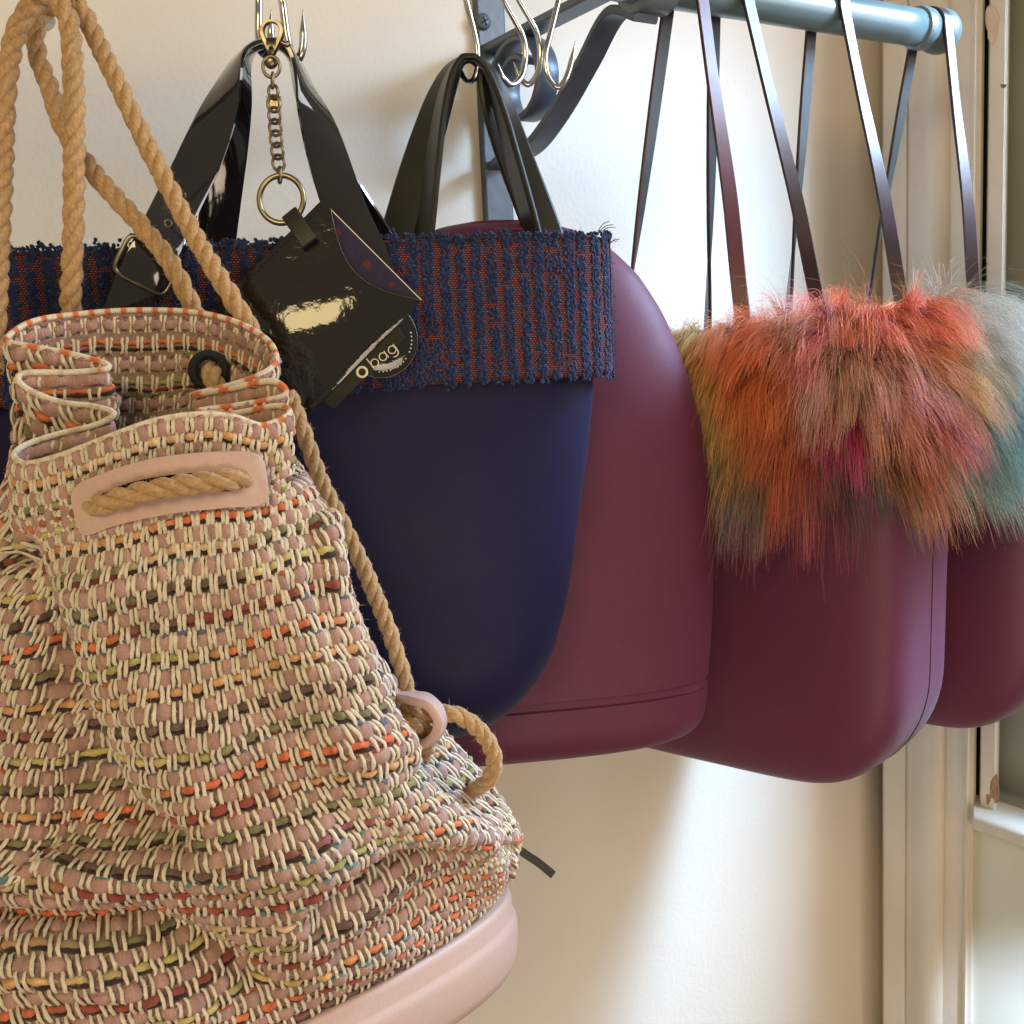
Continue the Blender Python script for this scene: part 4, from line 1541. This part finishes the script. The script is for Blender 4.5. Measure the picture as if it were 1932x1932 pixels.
px2 = proj(S)
face2 = np.sum(NRM * (EYE - S), 2) > 0
lvl = (np.arange(NVG) > 6)[:, None] & (S[..., 1] < .43)
face2 = face2 & lvl
outer = [(133, 945), (136, 926), (150, 911), (173, 901), (230, 880), (294, 864), (368, 855), (430, 852), (470, 854), (489, 862), (498, 878), (503, 910), (504, 936), (499, 949), (482, 956), (430, 958), (404, 961), (350, 966), (294, 975), (245, 985), (202, 997), (175, 1008), (158, 1011), (148, 1004), (142, 985)]
slot = [(180, 950), (184, 938), (196, 930), (225, 918), (260, 907), (310, 898), (360, 893), (410, 889), (442, 890), (458, 898), (462, 911), (455, 921), (440, 926), (400, 927), (360, 930), (310, 937), (260, 948), (225, 958), (200, 968), (188, 966)]
ctrl_x = [130, 200, 280, 360, 440, 510]
ctrl_Y = [min(front_Y(x, y) for y in (885, 930, 975)) - .0042 for x in ctrl_x]
co = np.polyfit(ctrl_x, ctrl_Y, 2)
tagY = lambda x: np.polyval(co, x) - .0006


def to3(poly, n, off=0.0):
    q = catmull([A(x, y, 0) for x, y in poly], n, True)
    return np.array([P(x, y, tagY(x) - off) for x, y, _ in q])


n = 160
O_, I_ = to3(outer, n), to3(slot, n)
# pair the loops by angle
oc = I_.mean(0)
sh_ = np.argmin(np.linalg.norm(O_ - I_[0], axis=1))
O_ = np.roll(O_, -sh_, 0)
if np.linalg.norm(O_[20] - I_[20]) > np.linalg.norm(O_[-20] - I_[20]):
    O_ = np.vstack([O_[:1], O_[:0:-1]])
vdir = nrm(A(0, 1, 0))
th_ = .0024
lay = [I_ + vdir * th_, I_ + vdir * .0005, I_ * .985 + O_ * .015, I_ * .8 + O_ * .2, I_ * .5 + O_ * .5, I_ * .2 + O_ * .8, I_ * .015 + O_ * .985, O_ + vdir * .0005, O_ + vdir * th_]
lay[3] = lay[3] - vdir * .0004
lay[4] = lay[4] - vdir * .0003
mesh('patch', np.array(lay).reshape(-1, 3), gridf(len(lay), n), M['pinkleather'], bb, flat_angle=50)
mesh('slot_back', np.vstack([I_ + vdir * th_, [I_.mean(0) + vdir * (th_ + .001)]]), [(j, (j + 1) % n, n) for j in range(n)], M['black'], bb)
rope('rope', [P(x, y, tagY(x) + o) for x, y, o in ((164, 966, .008), (182, 956, .001), (210, 946, -.0015), (260, 931, -.003), (320, 919, -.0035), (380, 911, -.0035), (430, 906, -.0025), (456, 904, .001), (472, 902, .008))], RR * .86, bb, -1, .3)

# ---- eyelet in the back wall of the bag
ge = P(394, 699, .4885)
gn = nrm(EYE - ge + A(-.06, 0, .02))
gx = nrm(np.cross(A(0, 0, 1), gn))
gy = np.cross(gn, gx)
tp = [ge + gx * (.0066 * math.cos(a)) + gy * (.0066 * math.sin(a)) for a in np.linspace(0, TAU, 40, endpoint=False)]
tube('eyelet', tp, .0021, M['black'], bb, 10, closed=True)
# ---- pink keeper loop on the side cord
kl = [(744, 1298, .487), (762, 1312, .478), (790, 1318, .468), (815, 1330, .464), (829, 1352, .463), (826, 1378, .465), (806, 1400, .469), (776, 1414, .474), (748, 1424, .480), (726, 1428, .487)]
pk = hpath(kl)
band('keeper', pk, perp(pk, [.72, .72, .75, .8, .85, .9, .92, .92, .92, .92]), .012, .0036, M['pinkleather'], bb, 90, .3)
# ---- black strap end poking out behind the base
se = hpath([(960, 1590, .555), (992, 1612, .556), (1016, 1628, .557), (1043, 1650, .558)])
band('strap_end', se, [A(.35, .3, .8)] * 4, .0042, .0022, M['leather'], bb, 24)

# ------------------------------------------------------------------ key charm: clasp, chain, ring and pouch
kc = thing('key_charm', 'glossy black square key pouch hanging by a chain and brass ring from the hook', 'key charm')
CY = .545                                     # depth of the charm
cpt = lambda x, y, o=0.0: P(x, y, CY + o)
vx, vy = nrm(cpt(600, 400) - cpt(500, 400)), nrm(cpt(500, 300) - cpt(500, 400))
vn = nrm(np.cross(vx, vy))
if vn[1] > 0:
    vn = -vn
PXM = CY / FPX / .99                          # metres for one picture unit at the charm
CL = .004

# clasp: lobster body = ring tapering to a neck
def flatring(name, outer_, inner_, c, thick, mat, parent):
    n = len(outer_)
    mk = lambda poly, o: [c + vx * (x * PXM) - vy * (y * PXM) + vn * o for x, y in poly]
    lay = [mk(inner_, -thick), mk(inner_, thick * .6), mk([(a * .85 + b * .15, d_ * .85 + e * .15) for (a, d_), (b, e) in zip(inner_, outer_)], thick), mk([(a * .2 + b * .8, d_ * .2 + e * .8) for (a, d_), (b, e) in zip(inner_, outer_)], thick), mk(outer_, thick * .5), mk(outer_, -thick)]
    V = np.array(lay).reshape(-1, 3)
    return mesh(name, V, gridf(6, n), mat, parent, flat_angle=50)


oo, ii = [], []
for k in range(48):
    a = TAU * k / 48
    x, y = math.sin(a), -math.cos(a)
    w_ = 22
    yy = y * 19 if y < 0 else y * 46
    ww = w_ * (1 if y < .1 else max(1 - ((y - .1) / .9) ** 1.2 * .62, .2)) if y > 0 else w_
    oo.append((math.copysign(abs(x) ** .9, x) * ww, yy))
    ii.append((x * 13.5, y * 13.5 if y < 0 else y * 19))
cc_ = cpt(513, 58, .004)
clasp = flatring('clasp', oo, ii, cc_, .0016, M['nickel'], kc)
disc('rivet', cc_ - vy * (31 * PXM) + vn * .0012, vx, vy, vn, .0010, .0008, M['black'], clasp, 14)
tube('lever', catmull([cc_ + vx * 16 * PXM - vy * 20 * PXM, cc_ + vx * 26 * PXM - vy * 24 * PXM, cc_ + vx * 32 * PXM - vy * 20 * PXM], 10), .0013, M['nickel'], clasp, 8)
disc('swivel_ball', cpt(512, 118, .003), vx, vy, vn, .0030, .003, M['nickel'], kc, 20)


def oval(name, x, y, hw, hh, r, mat, tilt=0.0, yaw=0.0, o=0.0, parent=None, n=30):
    c = cpt(x, y, o)
    ex = vx * math.cos(yaw) + vn * math.sin(yaw)
    t = [TAU * k / n for k in range(n)]
    pts = []
    for a in t:
        X, Y = hw * PXM * math.cos(a), hh * PXM * math.sin(a)
        X, Y = X * math.cos(tilt) - Y * math.sin(tilt), X * math.sin(tilt) + Y * math.cos(tilt)
        pts.append(c + ex * X + vy * Y)
    return tube(name, pts, r, mat, parent or kc, 8, closed=True)


oval('swivel_loop', 512, 126, 15, 18, .00082, M['nickel'], .1)
oval('chain_link', 514, 152, 5, 13, .00075, M['nickel'], 0, 1.2)
oval('chain_link', 515.5, 173, 9.5, 12, .00075, M['nickel'], .3, .35)
box('chain_plate', cpt(516.5, 193, .001), vx, vy, vn, 27 * PXM, 21 * PXM, .0008, M['nickel'], kc, .0002)
for k, (x, y) in enumerate(((516.5, 196), (518, 218), (519.5, 240.5), (521, 262), (523.5, 285), (525.5, 307.5))):
    oval('chain_link', x, y, 11.5, 14.5, .00074, M['nickel'], .30, .30, -.0005 + .001 * (k % 2))
oval('chain_link', 528, 330, 5, 13, .00095, M['nickel'], .05, 1.1)
rc_ = cpt(531, 376)
pts = []
NBr = (np.tile(vn, (72, 1)), None)
rp_ = np.array([rc_ + vx * (40 * PXM * math.cos(a)) + vy * (42 * PXM * math.sin(a)) for a in np.linspace(0, TAU, 72, endpoint=False)])
rad_ = np.array([nrm(p - rc_) for p in rp_])
Vv, Ff, uvv = tube_data(rp_, .00135, 12, True, 1.0, (np.tile(vn, (72, 1)) * 1.25, rad_))
mesh('key_ring', Vv, Ff, M['brass'], kc)

# pouch
tl, tr, br_ = A(542, 437), A(607, 378), A(797, 566)
ax_ = nrm(A(797 - 607, 566 - 376))             # along the opening edge
ay_ = nrm(A(607 - 797, 0) + A(0, 0)) if False else A(-ax_[1], ax_[0])   # down-left in the picture (y down)
TOPC = A(607, 377)
WD, HG = 268, 316


def pq(a, b):
    """picture point at a along the opening edge and b across"""
    q = TOPC + ax_ * a + ay_ * b
    return q


def pouch_sheet(name, Yfun, mat, parent, cut, na=44, nb=48, th=.0012, back=False):
    V = []
    for j in range(nb):
        t = j / (nb - 1)
        for i in range(na):
            a = i / (na - 1) * WD
            b0 = cut(a)
            b = b0 + (HG - b0) * t
            # rounded corners
            x, y = pq(a, b)
            V.append(P(x, y, Yfun(a / WD, b / HG)))
    V = np.array(V)
    nb_, na_ = nb, na
    top = V
    bot = V + A(0, th, 0)
    Vs = np.vstack([top, bot])
    f1_ = gridf(nb_, na_, False)
    k = nb_ * na_
    fl = [tuple(f) for f in f1_] + [tuple(f[::-1] + k) for f in f1_]
    edge = [j for j in range(na_)] + [(j + 1) * na_ - 1 for j in range(1, nb_)] + [(nb_ - 1) * na_ + na_ - 1 - j for j in range(1, na_)] + [(nb_ - 1 - j) * na_ for j in range(1, nb_ - 1)]
    for q in range(len(edge)):
        a, b = edge[q], edge[(q + 1) % len(edge)]
        fl.append((a, a + k, b + k, b))
    return mesh(name, Vs, fl, mat, parent, flat_angle=50)


bulge = lambda a, b: (math.sin(math.pi * np.clip(a, 0, 1)) * math.sin(math.pi * np.clip(b, 0, 1))) ** .6
PY = .530
TILT = lambda a, b: (790 - (TOPC + ax_ * a * WD + ay_ * b * HG)[1]) * PXM * .158
Yf = lambda a, b: PY + TILT(a, b) - .0040 * bulge(a, b) + .0012 * math.sin(a * 5 + b * 3) * bulge(a, b)
Yb = lambda a, b: PY + TILT(a, b) + .0038
cutf = lambda a: 52 * math.sin(math.pi * np.clip((a - 24) / (WD - 24), 0, 1)) ** 1.0 if a > 24 else 0.0
pb_ = pouch_sheet('pouch_back', Yb, M['patent'], kc, lambda a: 0.0)
pl = pouch_sheet('lining', lambda a, b: PY + TILT(a, b) + .0022, M['lining'], kc, lambda a: 1.5, 30, 30, .001)
for a, b, r in ((62, 22, 8), (146, 26, 9), (206, 20, 6)):
    x, y = pq(a, b)
    q = []
    for k in range(14):
        an = TAU * k / 14
        q.append(P(x + r * (1 + .2 * math.sin(2 * an)) * math.cos(an), y + r * math.sin(an), PY + TILT(a / WD, b / HG) + .0019))
    mesh('red_spot', q + [sum(q) / 14 - A(0, .0002, 0)], [(j, (j + 1) % 14, 14) for j in range(14)], M['reddot'], pl)
pfm = pouch_sheet('pouch_front', Yf, M['charmpatent'], kc, cutf)
# pale cut edge of the opening
tube('cut_edge', [P(*pq(a, cutf(a)), Yf(a / WD, cutf(a) / HG) - .0001) for a in np.linspace(24, WD, 50)], .00014, M['nickel'], pfm, 5)
# stitch rows along two sides
for (aa, bb_, cc2, dd) in ((WD - 9, 8, WD - 9, HG - 8), (9, 4, 9, HG - 8)):
    m_ = 30
    for k in range(m_):
        t0, t1 = k / m_, (k + .55) / m_
        a_0, b_0 = aa + (cc2 - aa) * t0, bb_ + (dd - bb_) * t0
        a_1, b_1 = aa + (cc2 - aa) * t1, bb_ + (dd - bb_) * t1
        q0, q1 = P(*pq(a_0, b_0), Yf(a_0 / WD, b_0 / HG) - .0001), P(*pq(a_1, b_1), Yf(a_1 / WD, b_1 / HG) - .0001)
        tube('stitch', [q0, (q0 + q1) / 2 - A(0, .0002, 0), q1], .00024, M['black'], pfm, 5)
# tab through the key ring
tb = hpath([(546, 402, .5448), (557, 418, .5420), (572, 440, .5395), (584, 458, .5380)])
tdir = nrm(P(600, 400, .54) - P(560, 436, .54))
band('tab', tb, [tdir] * 4, .0082, .0022, M['leather'], kc, 20)
# label strip with the raised lettering along the lower right edge
ls = []
for a, b in ((WD + 1, 66), (WD + 1, 268), (WD + 27, 262), (WD + 27, 72)):
    x, y = pq(a, b)
    ls.append(P(x, y, PY + TILT(a / WD, b / HG) + .0012))
ls2 = [p + A(0, .001, 0) for p in ls]
lab = mesh('label_strip', ls + ls2, [(0, 1, 2, 3), (7, 6, 5, 4), (0, 4, 5, 1), (1, 5, 6, 2), (2, 6, 7, 3), (3, 7, 4, 0)], M['labelmat'], kc, smooth=False)
# lettering drawn in strokes: text runs up and to the right along the strip
to = A(683, 702)                               # centre of the big O
td = nrm(A(735 - 674, 664 - 710))              # reading direction
tu = A(td[1], -td[0])                          # letter up
if tu[1] > 0:
    tu = -tu


def stroke(pts, wdt, closed=False):
    pts = catmull([A(x, y, 0) for x, y in pts], 40, closed)[:, :2]
    q = np.array([P(*(to + td * x + tu * y), PY + (790 - (to + td * x + tu * y)[1]) * PXM * .158 + .0009) for x, y in pts])
    V, Fq, uv = tube_data(q, wdt * PXM / 2, 6, closed)
    return V, Fq


def circ(cx, cy, rx, ry, a0=0, a1=TAU, n=24):
    return [(cx + rx * math.cos(a0 + (a1 - a0) * k / n), cy + ry * math.sin(a0 + (a1 - a0) * k / n)) for k in range(n + (0 if abs(a1 - a0 - TAU) < 1e-6 else 1))]


lt = [stroke(circ(0, 0, 9.2, 9.2), 5.0, True),
      stroke([(22, 15), (22, 5), (22, -8)], 2.3), stroke(circ(29.5, -.6, 7.2, 7.2), 2.3, True),
      stroke(circ(49, -.6, 7.2, 7.2), 2.3, True), stroke([(56.5, 7), (56.5, 0), (56.5, -8)], 2.3),
      stroke(circ(70.5, -.6, 7.2, 7.2), 2.3, True), stroke([(78, 7), (78, 0), (78, -8), (75.5, -13), (70, -15), (64.5, -13)], 2.3)]
Vt, Ft = join(lt)
mesh('lettering', Vt, Ft, M['print'], lab)
